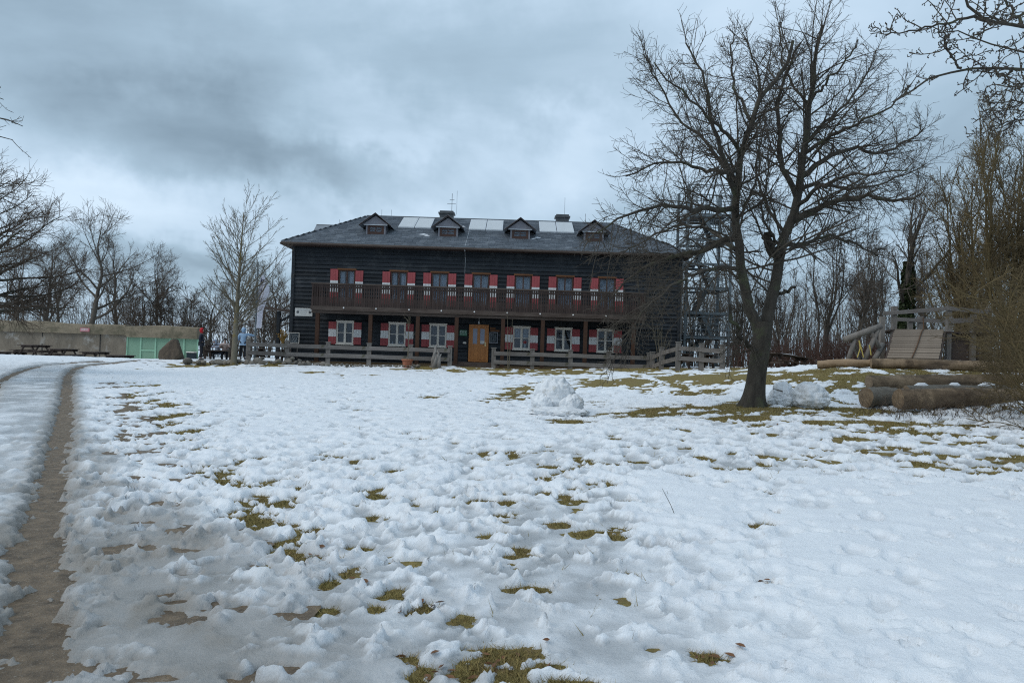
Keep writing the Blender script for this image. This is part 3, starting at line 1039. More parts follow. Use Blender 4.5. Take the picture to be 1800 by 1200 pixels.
def leaf_litter():
    r = np.random.RandomState(8)
    m = MB()
    spots = [(760, 1185, 40, 10, 6), (880, 1175, 70, 18, 12), (640, 1035, 16, 6, 4), (1250, 1163, 20, 5, 6), (750, 1075, 20, 8, 4), (1352, 1036, 20, 5, 5),
             (1480, 740, 120, 12, 30), (1640, 745, 130, 14, 40), (560, 985, 30, 8, 5), (835, 1180, 30, 10, 3)]
    for px, py, sx, sy, n in spots:
        for i in range(n):
            g = gp(px + r.normal() * sx, min(py + r.normal() * sy, 1210))
            s = r.uniform(.012, .028)
            a = r.rand() * 6.28
            z = g.z + max(snow_at(g.x, g.y), 0) + .012
            R = Matrix.Rotation(a, 3, 'Z') @ Matrix.Rotation(r.normal() * .4, 3, 'X')
            pts = [(-1.3, 0, 0), (-.5, -.55, .25), (.5, -.5, .2), (1.4, 0, .1), (.5, .5, .25), (-.5, .55, .2), (0, 0, -.05)]
            vs = [R @ (Vector(p) * s) + Vector((g.x, g.y, z)) for p in pts]
            m.add(vs, [(0, 1, 6), (1, 2, 6), (2, 3, 6), (3, 4, 6), (4, 5, 6), (5, 0, 6)])
    tag(m.build('dead_leaves', M_leaf), 'brown dead leaves lying on the wet ground', 'leaves', kind='stuff')


leaf_litter()

# ------------------------------------------------------------------ the lodge
def rect_minus(x0, x1, z0, z1, holes):
    zs = sorted({z0, z1} | {min(max(h[k], z0), z1) for h in holes for k in (2, 3)})
    out = []
    for a, b in zip(zs[:-1], zs[1:]):
        if b - a < 1e-4:
            continue
        mid_ = (a + b) / 2
        xs = [x0]
        for h in sorted(holes):
            if h[2] < mid_ < h[3]:
                xs += [h[0], h[1]]
        xs.append(x1)
        for i in range(0, len(xs), 2):
            if xs[i + 1] - xs[i] > 1e-3:
                out.append((xs[i], xs[i + 1], a, b))
    return out


BZ = 0.93          # terrace level
WT = 7.12          # wall top
EZ = 7.22          # eave
RZ = 9.72          # ridge
FY = 44.0
lodge = thing('mountain_lodge', 'long dark timber lodge with slate roof, balcony and red-white shutters', 'house', (-1.5, 49.5, BZ))
WX = [-9.15, -6.30, -4.06, -1.80, 0.51, 2.80, 5.10]
LOW = [WX[i] for i in (0, 1, 2, 4, 5, 6)]
holes = []
for x in WX:
    holes.append((x - .44, x + .44, 4.02, 5.84))
for x in LOW:
    holes.append((x - .47, x + .47, 1.80, 3.02))
DX0, DX1, DZ0, DZ1 = -2.37, -1.29, 1.05, 3.08
holes.append((DX0, DX1, DZ0, DZ1))
m = MB()
for (a, b, c, e) in rect_minus(HX0, HX1, .6, WT, holes):
    m.box(a, b, FY + .06, FY + .30, c, e)
m.box(HX0, HX0 + .25, FY + .30, HY1, .6, WT)
m.box(HX1 - .25, HX1, FY + .30, HY1, .6, WT)
m.box(HX0 + .25, HX1 - .25, HY1 - .25, HY1, .6, WT)
m.box(HX0 + .25, HX1 - .25, FY + .30, HY1 - .25, 3.4, 3.6)
m.build('wall', M_core, lodge)


def lap(name, p0, p1, nrm, z0, z1, holes, bh, parent, jit=.004):
    """lap siding along the line p0-p1; holes in (s0,s1,z0,z1) along the line"""
    p0, p1 = Vector(p0), Vector(p1)
    ax = (p1 - p0).normalized()
    ln = (p1 - p0).length
    nrm = Vector(nrm)
    m = MB()
    r = random.Random(4)
    z = z0
    while z < z1 - .02:
        zt = min(z + bh, z1)
        for a, b, c, e in rect_minus(0, ln, z, zt, holes):
            cuts = [a]
            q = a + r.uniform(1.5, 4.5)
            while q < b - .6:
                cuts.append(q)
                q += r.uniform(3, 4.5)
            cuts.append(b)
            for s0, s1 in zip(cuts[:-1], cuts[1:]):
                t0 = .085 + r.uniform(-jit, jit)
                s0 += .003
                s1 -= .003

                def pt(s, off, zz):
                    v = p0 + ax * s + nrm * off
                    return (v.x, v.y, zz)
                m.add([pt(s0, t0, c - .012), pt(s1, t0, c - .012), pt(s1, .018, e), pt(s0, .018, e), pt(s0, .0, c - .012), pt(s1, .0, c - .012), pt(s1, 0, e), pt(s0, 0, e)],
                      [(0, 1, 2, 3), (0, 4, 5, 1), (4, 0, 3, 7), (1, 5, 6, 2), (3, 2, 6, 7)])
        z = zt
    o = m.build(name, M_clad, parent)
    return tag(o, kind='stuff')


hs = [(h[0] - HX0 - .05, h[1] - HX0 + .05, h[2] - .05, h[3] + .05) for h in holes]
lap('cladding', (HX0, FY + .05, 0), (HX1, FY + .05, 0), (0, -1, 0), .75, WT, hs, .215, lodge)
lap('cladding', (HX0, HY1, 0), (HX0, FY + .05, 0), (-1, 0, 0), .75, WT, [], .215, lodge)
lap('cladding', (HX1, FY + .05, 0), (HX1, HY1, 0), (1, 0, 0), .75, WT, [], .215, lodge)
for x in (HX0, HX1):
    MB().box(x - .085, x + .085, FY - .075, FY + .10, .75, WT).build('corner_board', M_clad, lodge)


# windows
def shutter(x0, x1, z0, z1, bands, parent, y=FY - .03):
    m = MB()
    w = (x1 - x0)
    nb = 3
    for k in range(nb):
        a, b = x0 + w * k / nb + .003, x0 + w * (k + 1) / nb - .003
        for i, (q0, q1, mi) in enumerate(bands):
            m.m = mi
            m.box(a, b, y - .035, y, z0 + (z1 - z0) * q0, z0 + (z1 - z0) * q1)
    m.m = 1
    m.box(x0 + .01, x1 - .01, y + .001, y + .02, z0 + .1, z0 + .18)
    m.box(x0 + .01, x1 - .01, y + .001, y + .02, z1 - .18, z1 - .1)
    return m.build('shutter', [M_red, M_white], parent)


B3 = [(0, .333, 0), (.333, .667, 1), (.667, 1, 0)]
rr = random.Random(11)
for i, x in enumerate(WX):
    z0, z1 = 4.02, 5.84
    m = MB()
    fw = .06
    m.box(x - .44, x - .44 + fw, FY - .02, FY + .06, z0, z1)
    m.box(x + .44 - fw, x + .44, FY - .02, FY + .06, z0, z1)
    m.box(x - .44 + fw, x + .44 - fw, FY - .02, FY + .06, z1 - .07, z1)
    m.box(x - .44 + fw, x + .44 - fw, FY - .02, FY + .06, z0, z0 + .12)
    m.box(x - .035, x + .035, FY - .01, FY + .05, z0 + .12, z1 - .07)
    m.box(x - .44 + fw, x + .44 - fw, FY - .005, FY + .045, z0 + .98, z0 + 1.04)
    wn = m.build('window', M_frame, lodge)
    MB().box(x - .52, x + .52, FY - .09, FY + .005, z1 + .002, z1 + .085).build('lintel', M_lintel, wn)
    for s in (-1, 1):
        a, b = (x - .38, x - .036) if s < 0 else (x + .036, x + .38)
        MB().box(a, b, FY + .02, FY + .028, z0 + .121, z1 - .071).build('pane', M_glass, wn)
        shutter(x + s * .47 if s > 0 else x - .90, x + .90 if s > 0 else x - .47, z0 - .02, z1 - .01 + (.05 if s < 0 and i == 0 else 0), B3, wn)
    m = MB()
    pts = []
    n = 22
    for k in range(n + 1):
        pts.append((x - .38 + .76 * k / n, FY + .16 + .018 * math.sin(k * 1.9 + i) + .01 * rr.random()))
    for (xa, ya), (xb, yb) in zip(pts[:-1], pts[1:]):
        if i in (0, 1) and .30 < (xa - x + .38) / .76 < .62:
            continue
        m.add([(xa, ya, z0), (xb, yb, z0), (xb, yb, z1), (xa, ya, z1)], [(0, 1, 2, 3)])
    m.build('curtain', M_curtain, wn)
for i, x in enumerate(LOW):
    z0, z1 = 1.80, 3.02
    m = MB()
    fw = .085
    m.box(x - .47, x - .47 + fw, FY - .035, FY + .06, z0, z1)
    m.box(x + .47 - fw, x + .47, FY - .035, FY + .06, z0, z1)
    m.box(x - .47 + fw, x + .47 - fw, FY - .035, FY + .06, z1 - .08, z1)
    m.box(x - .47 + fw, x + .47 - fw, FY - .035, FY + .06, z0, z0 + .09)
    m.box(x - .06, x + .06, FY - .03, FY + .05, z0 + .09, z1 - .08)
    for s in (-1, 1):
        a, b = (x - .385, x - .06) if s < 0 else (x + .06, x + .385)
        m.box(a, b, FY - .02, FY + .045, z0 + .60, z0 + .635)
    m.box(x - .50, x + .50, FY - .07, FY - .036, z1 + .0, z1 + .06)
    m.box(x - .50, x + .50, FY - .09, FY - .036, z0 - .05, z0 - .002)
    wn = m.build('window', M_cream, lodge)
    for s in (-1, 1):
        a, b = (x - .385, x - .06) if s < 0 else (x + .06, x + .385)
        MB().box(a, b, FY + .02, FY + .028, z0 + .091, z1 - .081).build('pane', M_glass, wn)
        shutter(x + .475 if s > 0 else x - .90, x + .90 if s > 0 else x - .475, z0 - .02, z1 - .02, B3, wn)
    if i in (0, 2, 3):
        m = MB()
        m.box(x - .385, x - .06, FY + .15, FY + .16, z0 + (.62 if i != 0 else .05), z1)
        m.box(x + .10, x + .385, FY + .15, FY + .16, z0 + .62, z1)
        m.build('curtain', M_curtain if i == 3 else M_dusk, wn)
    if i in (1, 5):
        m = MB()
        for k in range(7):
            c = Vector((x + rr.uniform(-.3, .32), FY + .12, z0 + .13))
            m.tube([c, c + Vector((rr.uniform(-.05, .05), 0, rr.uniform(.05, .12)))], [.05, .015], 6)
        m.build('flower_row', M_white if i == 1 else M_dusk, wn)['kind'] = 'stuff'
    if i == 3:
        m = MB()
        m.tube([(x + .2, FY + .1, z0 + .1), (x + .2, FY + .1, z0 + .3)], [.05, .06], 8)
        m.m = 1
        m.tube([(x + .2, FY + .1, z0 + .3), (x + .2, FY + .1, z0 + .4), (x + .2, FY + .1, z0 + .5)], [.06, .14, .07], 8)
        m.build('red_flowerpot', [M_white, M_red], wn)

# door
m = MB()
m.box(DX0, DX0 + .10, FY - .03, FY + .10, DZ0, DZ1)
m.box(DX1 - .10, DX1, FY - .03, FY + .10, DZ0, DZ1)
m.box(DX0 + .10, DX1 - .10, FY - .03, FY + .10, DZ1 - .10, DZ1)
gx = [(DX0 + .22, DX0 + .46), (DX1 - .46, DX1 - .22)]
hh = [(a, b, DZ0 + .98, DZ1 - .22) for a, b in gx]
for a, b, c, e in rect_minus(DX0 + .10, DX1 - .10, DZ0, DZ1 - .10, hh):
    m.box(a, b, FY, FY + .05, c, e)
for a, b in [(DX0 + .17, (DX0 + DX1) / 2 - .03), ((DX0 + DX1) / 2 + .03, DX1 - .17)]:
    m.box(a, b, FY - .016, FY - .0005, DZ0 + .12, DZ0 + .88)
dr = m.build('door', M_door, lodge)
for a, b in gx:
    MB().box(a, b, FY + .015, FY + .03, DZ0 + .98, DZ1 - .22).build('pane', M_doorglass, dr)
MB().tube([(DX1 - .17, FY - .02, DZ0 + 1.0), (DX1 - .17, FY - .07, DZ0 + 1.0), (DX1 - .30, FY - .075, DZ0 + 1.0)], .014, 6).box(DX1 - .20, DX1 - .14, FY - .022, FY - .001, DZ0 + .86, DZ0 + 1.08).build('handle', M_brass, dr)
MB().box(DX1 - .44, DX1 - .22, FY - .012, FY - .001, DZ0 + 1.0, DZ0 + 1.16).build('notice', M_signw, dr)
m = MB()
m.box(-3.2, -.75, 42.45, FY - .06, BZ - .1, BZ + .10)
m.box(-3.3, -.65, 42.0, 42.44, BZ - .25, BZ - .02)
m.build('door_step', M_brownx, lodge)

# wall furniture near the door
g = MB().box(-2.88, -2.47, FY - .05, FY - .022, 2.45, 2.76)
sg = g.build('wall_sign', M_signg, lodge)
m = MB()
for k in range(4):
    zz = 2.50 + k * .065
    a = -2.85
    while a < -2.52:
        w = rr.uniform(.03, .09)
        m.box(a, min(a + w, -2.5), FY - .054, FY - .051, zz, zz + .035)
        a += w + rr.uniform(.015, .04)
m.build('lettering', M_chalk, sg)
MB().box(-2.68, -2.50, FY - .08, FY - .01, 2.02, 2.11).build('letter_plate', M_cream, lodge)
m = MB()
m.tube([(-1.83, FY - .02, 3.35), (-1.83, FY - .14, 3.42), (-1.83, FY - .16, 3.30)], .015, 6)
m.tube([(-1.83, FY - .16, 3.31), (-1.83, FY - .16, 3.20), (-1.83, FY - .16, 3.12)], [.02, .055, .05], 8)
m.build('door_lamp', M_alu, lodge)
m = MB()
m.m = 0
m.box(-1.24, -.78, FY - .09, FY - .03, 2.09, 2.70)
m.m = 1
m.box(-1.20, -.82, FY - .094, FY - .0905, 2.13, 2.66)
bd = m.build('menu_board', [M_gablegrey, M_board], lodge)
m = MB()
for k in range(8):
    zz = 2.17 + k * .058
    a = -1.17
    while a < -.88:
        w = rr.uniform(.02, .10)
        m.box(a, a + w, FY - .0975, FY - .0945, zz, zz + .016)
        a += w + rr.uniform(.015, .05)
m.build('chalk_writing', M_chalk, bd)
MB().box(-1.22, -.93, FY - .08, FY - .03, 2.86, 2.95).box(-1.2, -.70, FY - .09, FY - .03, 2.73, 2.82).build('carved_plaque', M_lintel, lodge)

# balcony
BX0, BX1, BY0, BF = -10.62, 6.98, 42.3, 3.74
m = MB()
m.box(BX0, BX1, BY0 + .03, FY - .07, BF - .07, BF)
bal = m.build('balcony', M_brown, lodge)
m = MB()
m.box(BX0 - .03, BX1 + .03, BY0 - .05, BY0 + .025, BF - .20, BF + .02)
m.build('edge_beam', M_brownx, bal)
m = MB()
m.box(BX0, BX1, BY0 + .06, BY0 + .22, BF - .36, BF - .205)
m.build('carrier_beam', M_brownx, bal)
jm = None
x = BX0 + .25
while x < BX1:
    if jm is None:
        jo = MB().box(x - .05, x + .05, BY0 + .03, FY - .07, BF - .20, BF - .075).build('joist', M_brownx, bal)
        jm = jo
    else:
        o = bpy.data.objects.new('joist', jm.data)
        link(o, bal, WL[jm.name] + Vector((x - BX0 - .25, 0, 0)))
    x += .88
MB().box(BX0 - .03, BX1 + .03, BY0 - .06, BY0 + .08, 4.90, 4.97).build('handrail', M_greyp if False else M_brownx, bal)
MB().box(BX0, BX1, BY0 - .005, BY0 + .045, 4.72, 4.79).box(BX0, BX1, BY0 - .005, BY0 + .045, 3.86, 3.93).build('rail', M_brown, bal)
pk = MB()
pz0, pz1 = 3.78, 4.895
prof = [(-.055, pz0), (-.03, pz0 - .03), (.03, pz0 - .03), (.055, pz0), (.055, pz0 + .42), (.038, pz0 + .50), (.038, pz1 - .2), (.055, pz1 - .12), (.055, pz1), (-.055, pz1),
        (-.055, pz1 - .12), (-.038, pz1 - .2), (-.038, pz0 + .50), (-.055, pz0 + .42)]
pk.prism(prof, BY0 - .03, BY0 - .006)
first = None
npk = 142
for k in range(npk):
    xx = BX0 + .05 + (BX1 - BX0 - .1) * k / (npk - 1)
    if first is None:
        pk.v = [(p[0] + xx, p[1], p[2]) for p in pk.v]
        first = pk.build('picket', M_brown, bal)
        fx = xx
    else:
        o = bpy.data.objects.new('picket', first.data)
        link(o, bal, WL[first.name] + Vector((xx - fx + rr.uniform(-.006, .006), rr.uniform(0, .003), rr.uniform(-.008, .008))))
for s, x in ((-1, BX0), (1, BX1)):
    m = MB()
    m.box(x - .03, x + .03, BY0 + .09, FY - .07, 4.90, 4.97)
    k = BY0 + .12
    while k < FY - .15:
        m.box(x - .012, x + .012, k, k + .09, 3.76, 4.899)
        k += .125
    m.build('side_railing', M_brown, bal)
lampm = None
for px in (604, 661, 719, 776, 834, 892, 950, 1008, 1066):
    q = P(px, 540, BY0 - .08)
    m = MB().tube([(q.x, BY0 - .051, BF - .05), (q.x, BY0 - .11, BF - .05)], [.045, .035], 8)
    m.build('bracket_lamp', M_white, bal)
PX = [-10.3, -7.5, -5.0, -2.95, -.5, 1.6, 3.86, 6.4]
for i, x in enumerate(PX):
    po = MB().box(x - .10, x + .10, BY0 + .07, BY0 + .27, BZ - .1, BF - .362).build('post', M_post, lodge)

# roof
EX0, EX1, EY0, EY1 = -12.62, 9.62, 43.42, 55.58
RX0, RX1, RY = -9.15, 5.95, 49.5
m = MB()
A, B, C, Dd = Vector((EX0, EY0, EZ)), Vector((EX1, EY0, EZ)), Vector((EX1, EY1, EZ)), Vector((EX0, EY1, EZ))
R0, R1 = Vector((RX0, RY, RZ)), Vector((RX1, RY, RZ))
dn = Vector((0, 0, -.16))
vs = [A, B, C, Dd, R0, R1, A + dn, B + dn, C + dn, Dd + dn]
m.add(vs, [(0, 1, 5, 4), (1, 2, 5), (2, 3, 4, 5), (3, 0, 4), (0, 6, 7, 1), (1, 7, 8, 2), (2, 8, 9, 3), (3, 9, 6, 0), (6, 9, 8, 7)])
roof = m.build('roof', [M_brown], lodge)


def slates(a, b, c, dd, exp_, wdt, name):
    """cover the quad a-b (eave) dd-c (top) with slates"""
    a, b, c, dd = map(Vector, (a, b, c, dd))
    n = (b - a).cross(dd - a).normalized()
    hgt = ((dd + c) / 2 - (a + b) / 2).length
    ex = (b - a).normalized()
    up = n.cross(ex).normalized()
    hh_ = (dd - a).dot(up)
    m = MB()
    r = random.Random(9)
    rows = int(hh_ / exp_)
    for i in range(-1, rows + 1):
        t = min(max(i * exp_ / hh_, 0), 1)
        t2 = min((i + 1.25) * exp_ / hh_, 1.0)
        l0, r0 = a.lerp(dd, t), b.lerp(c, t)
        xl, xr = (l0 - a).dot(ex), (r0 - a).dot(ex)
        x = xl - (r.random() * wdt)
        while x < xr:
            x1 = x + wdt * r.uniform(.85, 1.15)
            xa, xb = max(x, xl) + .004, min(x1, xr) - .004
            if xb - xa > .05:
                y0, y1 = i * exp_ * 1.0 + (0 if i >= 0 else exp_ * .8), (i + 1.25) * exp_
                y1 = min(y1, hh_)
                if y1 - y0 > .04:
                    h0 = .075 + r.uniform(-.012, .02)
                    h1 = .008
                    q = [a + ex * xa + up * y0 + n * h0, a + ex * xb + up * y0 + n * (h0 + r.uniform(-.003, .003)), a + ex * xb + up * y1 + n * h1, a + ex * xa + up * y1 + n * h1,
                         a + ex * xa + up * y0 + n * .004, a + ex * xb + up * y0 + n * .004]
                    m.add(q, [(0, 1, 2, 3), (4, 5, 1, 0), (4, 0, 3), (5, 2, 1)])
            x = x1
    o = m.build(name, M_slate, roof)
    return tag(o, kind='stuff')


slates(A, B, R1, R0, .27, .40, 'slates')
slates(Dd, A, R0, R0, .26, .40, 'slates')
slates(B, C, R1, R1, .26, .40, 'slates')
MB().tube([R0 + Vector((-.05, 0, .02)), R1 + Vector((.05, 0, .02))], .07, 8).build('ridge_cap', M_lead, roof)
MB().tube([A, R0], .05, 6).tube([B, R1], .05, 6).build('hip_cap', M_lead, roof)
MB().tube([(EX0, EY0 - .05, EZ - .07), (EX1, EY0 - .05, EZ - .10)], .065, 8).tube([(EX0 - .05, EY0, EZ - .08), (EX0 - .05, EY1, EZ - .08)], .065, 8).build('gutter', M_brownx, roof)
MB().tube([(HX1 + .08, FY - .1, EZ - .2), (HX1 + .1, FY - .12, WT - .4), (HX1 + .1, FY - .12, BZ)], .05, 8).build('downpipe', M_lead, lodge)
SL = (RZ - EZ) / (RY - EY0)


def roof_z(y):
    return EZ + (y - EY0) * SL


# snow scraps left on the slates
for (x, y, w) in [(-5.2, 45.6, .35), (-5.0, 45.35, .22), (1.25, 45.7, .4), (1.0, 45.45, .25), (-3.1, 47.6, .2)]:
    pts = [(x + w * math.cos(a) * rr.uniform(.6, 1), y + .16 * math.sin(a) * rr.uniform(.6, 1)) for a in np.linspace(0, 6.28, 9)[:-1]]
    m = MB()
    m.add([(p[0], p[1], roof_z(p[1]) + .03) for p in pts] + [(x, y, roof_z(y) + .085)], [(i, (i + 1) % 8, 8) for i in range(8)])
    m.build('snow_scrap', M_snow, roof)


def dormer(x, y0, z_sill, label=None):
    ww, eav, pk_ = .55, 8.58, 9.16
    m = MB()
    yb = EY0 + (eav - EZ) / SL
    # cheeks and front
    m.box(x - ww, x - ww + .09, y0, yb, z_sill - .1, eav)
    m.box(x + ww - .09, x + ww, y0, yb, z_sill - .1, eav)
    m.box(x - ww + .09, x + ww - .09, y0 + .02, y0 + .06, z_sill - .08, z_sill + .06)
    dm_ = m.build('dormer', M_gablegrey, lodge)
    g = MB()
    g.prism([(x - .72, eav - .02), (x + .72, eav - .02), (x, pk_ - .10)], y0 - .10, y0 - .04)
    g.build('gable', M_gablegrey, dm_)
    g = MB().box(x - .66, x + .66, y0 - .12, y0 - .03, eav - .06, eav - .022)
    g.build('gable_sill', M_alu, dm_)
    f = MB()
    f.box(x - .46, x - .33, y0 - .02, y0 + .05, z_sill + .06, eav - .06)
    f.box(x + .33, x + .46, y0 - .02, y0 + .05, z_sill + .06, eav - .06)
    f.box(x - .33, x + .33, y0 - .02, y0 + .05, eav - .16, eav - .061)
    f.box(x - .33, x + .33, y0 - .02, y0 + .05, z_sill + .06, z_sill + .24)
    f.box(x - .02, x + .02, y0 - .015, y0 + .04, z_sill + .24, eav - .16)
    f.box(x - .33, x - .02, y0 - .012, y0 + .03, (z_sill + eav) / 2 + .03, (z_sill + eav) / 2 + .06)
    f.box(x + .02, x + .33, y0 - .012, y0 + .03, (z_sill + eav) / 2 + .03, (z_sill + eav) / 2 + .06)
    f.build('window', M_frame, dm_)
    MB().box(x - .33, x + .33, y0 + .015, y0 + .022, z_sill + .24, eav - .16).build('pane', M_glass, dm_)
    MB().box(x - .4, x + .4, y0 + .25, y0 + .27, z_sill + .1, eav - .1).build('blind', M_curtain, dm_)
    ybk = EY0 + (pk_ - EZ) / SL
    for s in (-1, 1):
        e0 = Vector((x + s * .90, y0 - .30, eav - .12))
        e1 = Vector((x + s * .90, EY0 + (eav - .12 - EZ) / SL, eav - .12))
        p0, p1 = Vector((x, y0 - .30, pk_)), Vector((x, ybk, pk_))
        u = Vector((0, 0, .055))
        r_ = MB()
        r_.add([e0, e1, p1, p0, e0 + u, e1 + u, p1 + u, p0 + u], [(0, 3, 2, 1), (4, 5, 6, 7), (0, 4, 7, 3), (1, 2, 6, 5), (0, 1, 5, 4), (3, 7, 6, 2)])
        r_.build('dormer_roof', M_slate, dm_)
        v_ = MB()
        v_.beam(e0 + Vector((0, -.012, .01)), p0 + Vector((0, -.012, .01)), .03, .14, (0, 1, 0))
        v_.build('verge_board', M_brown, dm_)


for x in (-7.87, -3.80, .27, 4.42):
    dormer(x, 45.2, roof_z(45.2) - .02)
# side dormer on the hip, seen edge-on
sdm = MB().box(-12.0, -10.4, 49.0, 49.1, 7.7, 8.52).box(-12.0, -10.4, 49.9, 50.0, 7.7, 8.52).box(-12.0, -11.9, 49.1, 49.9, 7.7, 8.52).build('dormer', M_gablegrey, lodge)
for s_ in (-1, 1):
    e0, e1 = Vector((-12.28, 49.5 + s_ * .88, 8.46)), Vector((-10.2, 49.5 + s_ * .88, 8.46))
    p0, p1 = Vector((-12.28, 49.5, 9.06)), Vector((-9.6, 49.5, 9.06))
    u = Vector((0, 0, .055))
    MB().add([e0, e1, p1, p0, e0 + u, e1 + u, p1 + u, p0 + u], [(0, 3, 2, 1), (4, 5, 6, 7), (0, 4, 7, 3), (1, 2, 6, 5), (0, 1, 5, 4), (3, 7, 6, 2)]).build('dormer_roof', M_slate, sdm)
MB().tube([(-12.28, 49.5, 9.11), (-9.5, 49.5, 9.11)], .035, 6).build('dormer_ridge', M_lead, sdm)
# solar panels
for a, b in ((703, 760), (825, 885), (948, 1009)):
    x0 = (a - 900 - 6.6) / F * 47.6
    x1 = (b - 900 - 6.6) / F * 47.6
    for k in range(2):
        xa, xb = x0 + (x1 - x0) * k / 2 + .02, x0 + (x1 - x0) * (k + 1) / 2 - .02
        m = MB()
        Rm = Matrix.Rotation(math.atan(SL), 3, 'X')
        yl, yu = 46.75, 49.05
        ln = (yu - yl) / math.cos(math.atan(SL))
        org = Vector((xa, yl, roof_z(yl) + .07))
        w_ = xb - xa
        m.box(0, w_, 0, ln, 0, .07, Rm, org)
        so = m.build('solar_panel', M_alu, lodge)
        MB().box(.05, w_ - .05, .06, ln - .06, .071, .078, Rm, org).build('panel_glass', M_panel, so)
# chimneys
for x, w in ((-4.35, .85), (2.92, .80)):
    c = MB().box(x - w / 2, x + w / 2, 50.2, 50.9, 9.0, 10.16).build('chimney', M_lead, lodge)
    MB().box(x - w / 2 - .08, x + w / 2 + .08, 50.12, 50.98, 10.162, 10.26).box(x - w / 2, x + w / 2, 50.2, 50.9, 10.262, 10.36).build('chimney_cap', M_lead, c)
m = MB()
m.tube([(-4.05, 50.5, 10.2), (-4.05, 50.5, 11.5)], .016, 6)
m.tube([(-4.35, 50.5, 10.85), (-3.8, 50.5, 10.85)], .012, 5)
m.tube([(-4.2, 50.5, 11.1), (-3.9, 50.5, 11.1)], .012, 5)
m.tube([(-3.75, 50.6, 10.2), (-3.75, 50.6, 11.7)], .008, 5)
m.build('antenna', M_lead, lodge)
m = MB()
for x, z in ((3.0, 11.3), (-7.7, 10.2), (-8.3, 10.2), (-10.9, 9.5), (4.3, 10.3)):
    m.tube([(x, 49.6, 9.0), (x, 49.6, z)], .008, 4)
m.build('lightning_rod', M_lead, lodge)
xw = P(817, 450, 43.4).x
MB().tube([(xw + .02, RY - .2, RZ), (xw, EY0 - .02, EZ + .06), (xw, EY0 - .1, EZ - .2), (xw, FY - .04, EZ - .5), (xw, FY - .04, 5.0)], .010, 5).build('lightning_wire', M_alu, lodge)
# porch on the left end
m = MB()
Rp = Matrix.Rotation(math.radians(6), 3, 'Y')
m.box(-1.7, .0, 0, 6.0, 0, .10, Rp, (-12.2, 44.7, 3.48))
pr = m.build('porch_roof', M_brownx, lodge)
for y in (44.95, 47.5, 50.2):
    MB().box(-13.2, -13.02, y, y + .18, .6, 3.50).build('porch_post', M_clad, lodge)
MB().beam((-13.1, 45.04, 2.9), (-12.3, 45.04, 3.4), .1, .1, (0, 1, 0)).build('porch_brace', M_clad, lodge)

# things fixed to or standing against the lodge
q0, q1 = P(519, 541, FY - .04), P(549, 556, FY - .04)
sgn = thing('wall_plaque', 'white sign with two round emblems on the dark wall at the lodge corner', 'sign', ((q0.x + q1.x) / 2, FY - .04, q1.z))
m = MB().box(q0.x, q1.x, FY - .06, FY - .015, q1.z, q0.z)
m.build('plate', M_signw, sgn)
m = MB()
w = q1.x - q0.x
a = q0.x + .13
while a < q1.x - .12:
    b = rr.uniform(.03, .07)
    m.box(a, a + b, FY - .064, FY - .0605, q0.z - .13, q0.z - .07)
    a += b + .02 + (.06 if rr.random() < .15 else 0)
for k in range(3):
    a = q0.x + .3
    while a < q1.x - .32:
        b = rr.uniform(.02, .06)
        m.box(a, a + b, FY - .064, FY - .0605, q0.z - .22 - k * .07, q0.z - .195 - k * .07)
        a += b + .02
m.build('lettering', M_chalk, sgn)
for x in (q0.x + .15, q1.x - .14):
    z = (q0.z + q1.z) / 2
    MB().tube([(x, FY - .0605, z), (x, FY - .066, z)], [.075, .07], 12).build('emblem', M_ink, sgn)
q0, q1 = P(509, 585, FY - .2), P(525, 603, FY - .2)
cb = thing('chalkboard', 'framed chalkboard with white writing beside the lodge corner', 'chalkboard', (q0.x / 2 + q1.x / 2, FY - .2, q1.z))
Z0, Z1 = q1.z, q0.z
m = MB().box(q0.x, q1.x, FY - .22, FY - .19, Z0, Z1)
m.build('board', M_board, cb)
m = MB()
m.box(q0.x - .03, q0.x, FY - .235, FY - .18, Z0 - .03, Z1 + .03).box(q1.x, q1.x + .03, FY - .235, FY - .18, Z0 - .03, Z1 + .03)
m.box(q0.x, q1.x, FY - .235, FY - .18, Z1, Z1 + .03).box(q0.x, q1.x, FY - .235, FY - .18, Z0 - .03, Z0)
m.build('frame', M_cream, cb)
m = MB()
for k in range(8):
    zz = Z0 + .05 + k * (Z1 - Z0 - .08) / 8
    a = q0.x + .05
    while a < q1.x - .09:
        b = rr.uniform(.02, .09)
        m.box(a, min(a + b, q1.x - .03), FY - .2245, FY - .2205, zz, zz + .018)
        a += b + rr.uniform(.015, .05)
m.build('chalk_writing', M_chalk, cb)
MB().box(q0.x + .05, q0.x + .09, FY - .19, FY - .15, BZ, Z1).box(q1.x - .09, q1.x - .05, FY - .19, FY - .15, BZ, Z1).build('stand_leg', M_grey, cb)


# ------------------------------------------------------------------ fences
def fence(label, posts, zt, zr1, zr2, hw_=.10, pw=.11, rails=True):
    """posts: list of (x,y); heights above ground given per post as absolute z"""
    c = posts[len(posts) // 2]
    t = thing('terrace_fence', label, 'fence', (c[0], c[1], g1(c[0], c[1])))
    for i, (x, y, dz) in enumerate(posts):
        gz = g1(x, y)
        p = MB().box(x - pw, x + pw, y - .07, y + .07, gz - .15, zt + dz).build('post', M_greyp, t)
        MB().box(x - pw - .025, x + pw + .025, y - .095, y + .095, zt + dz + .002, zt + dz + .045).build('cap', M_grey, p)
    for (x0, y0, d0), (x1, y1, d1) in zip(posts[:-1], posts[1:]):
        for zr in (zr1, zr2):
            MB().beam((x0, y0 - .105, zr + d0 + rr.uniform(-.01, .01)), (x1, y1 - .105, zr + d1 + rr.uniform(-.01, .01)), .055, .20).build('rail', M_grey, t)
    return t


def at(px, D):
    return (px - 900 + .6) / F * D


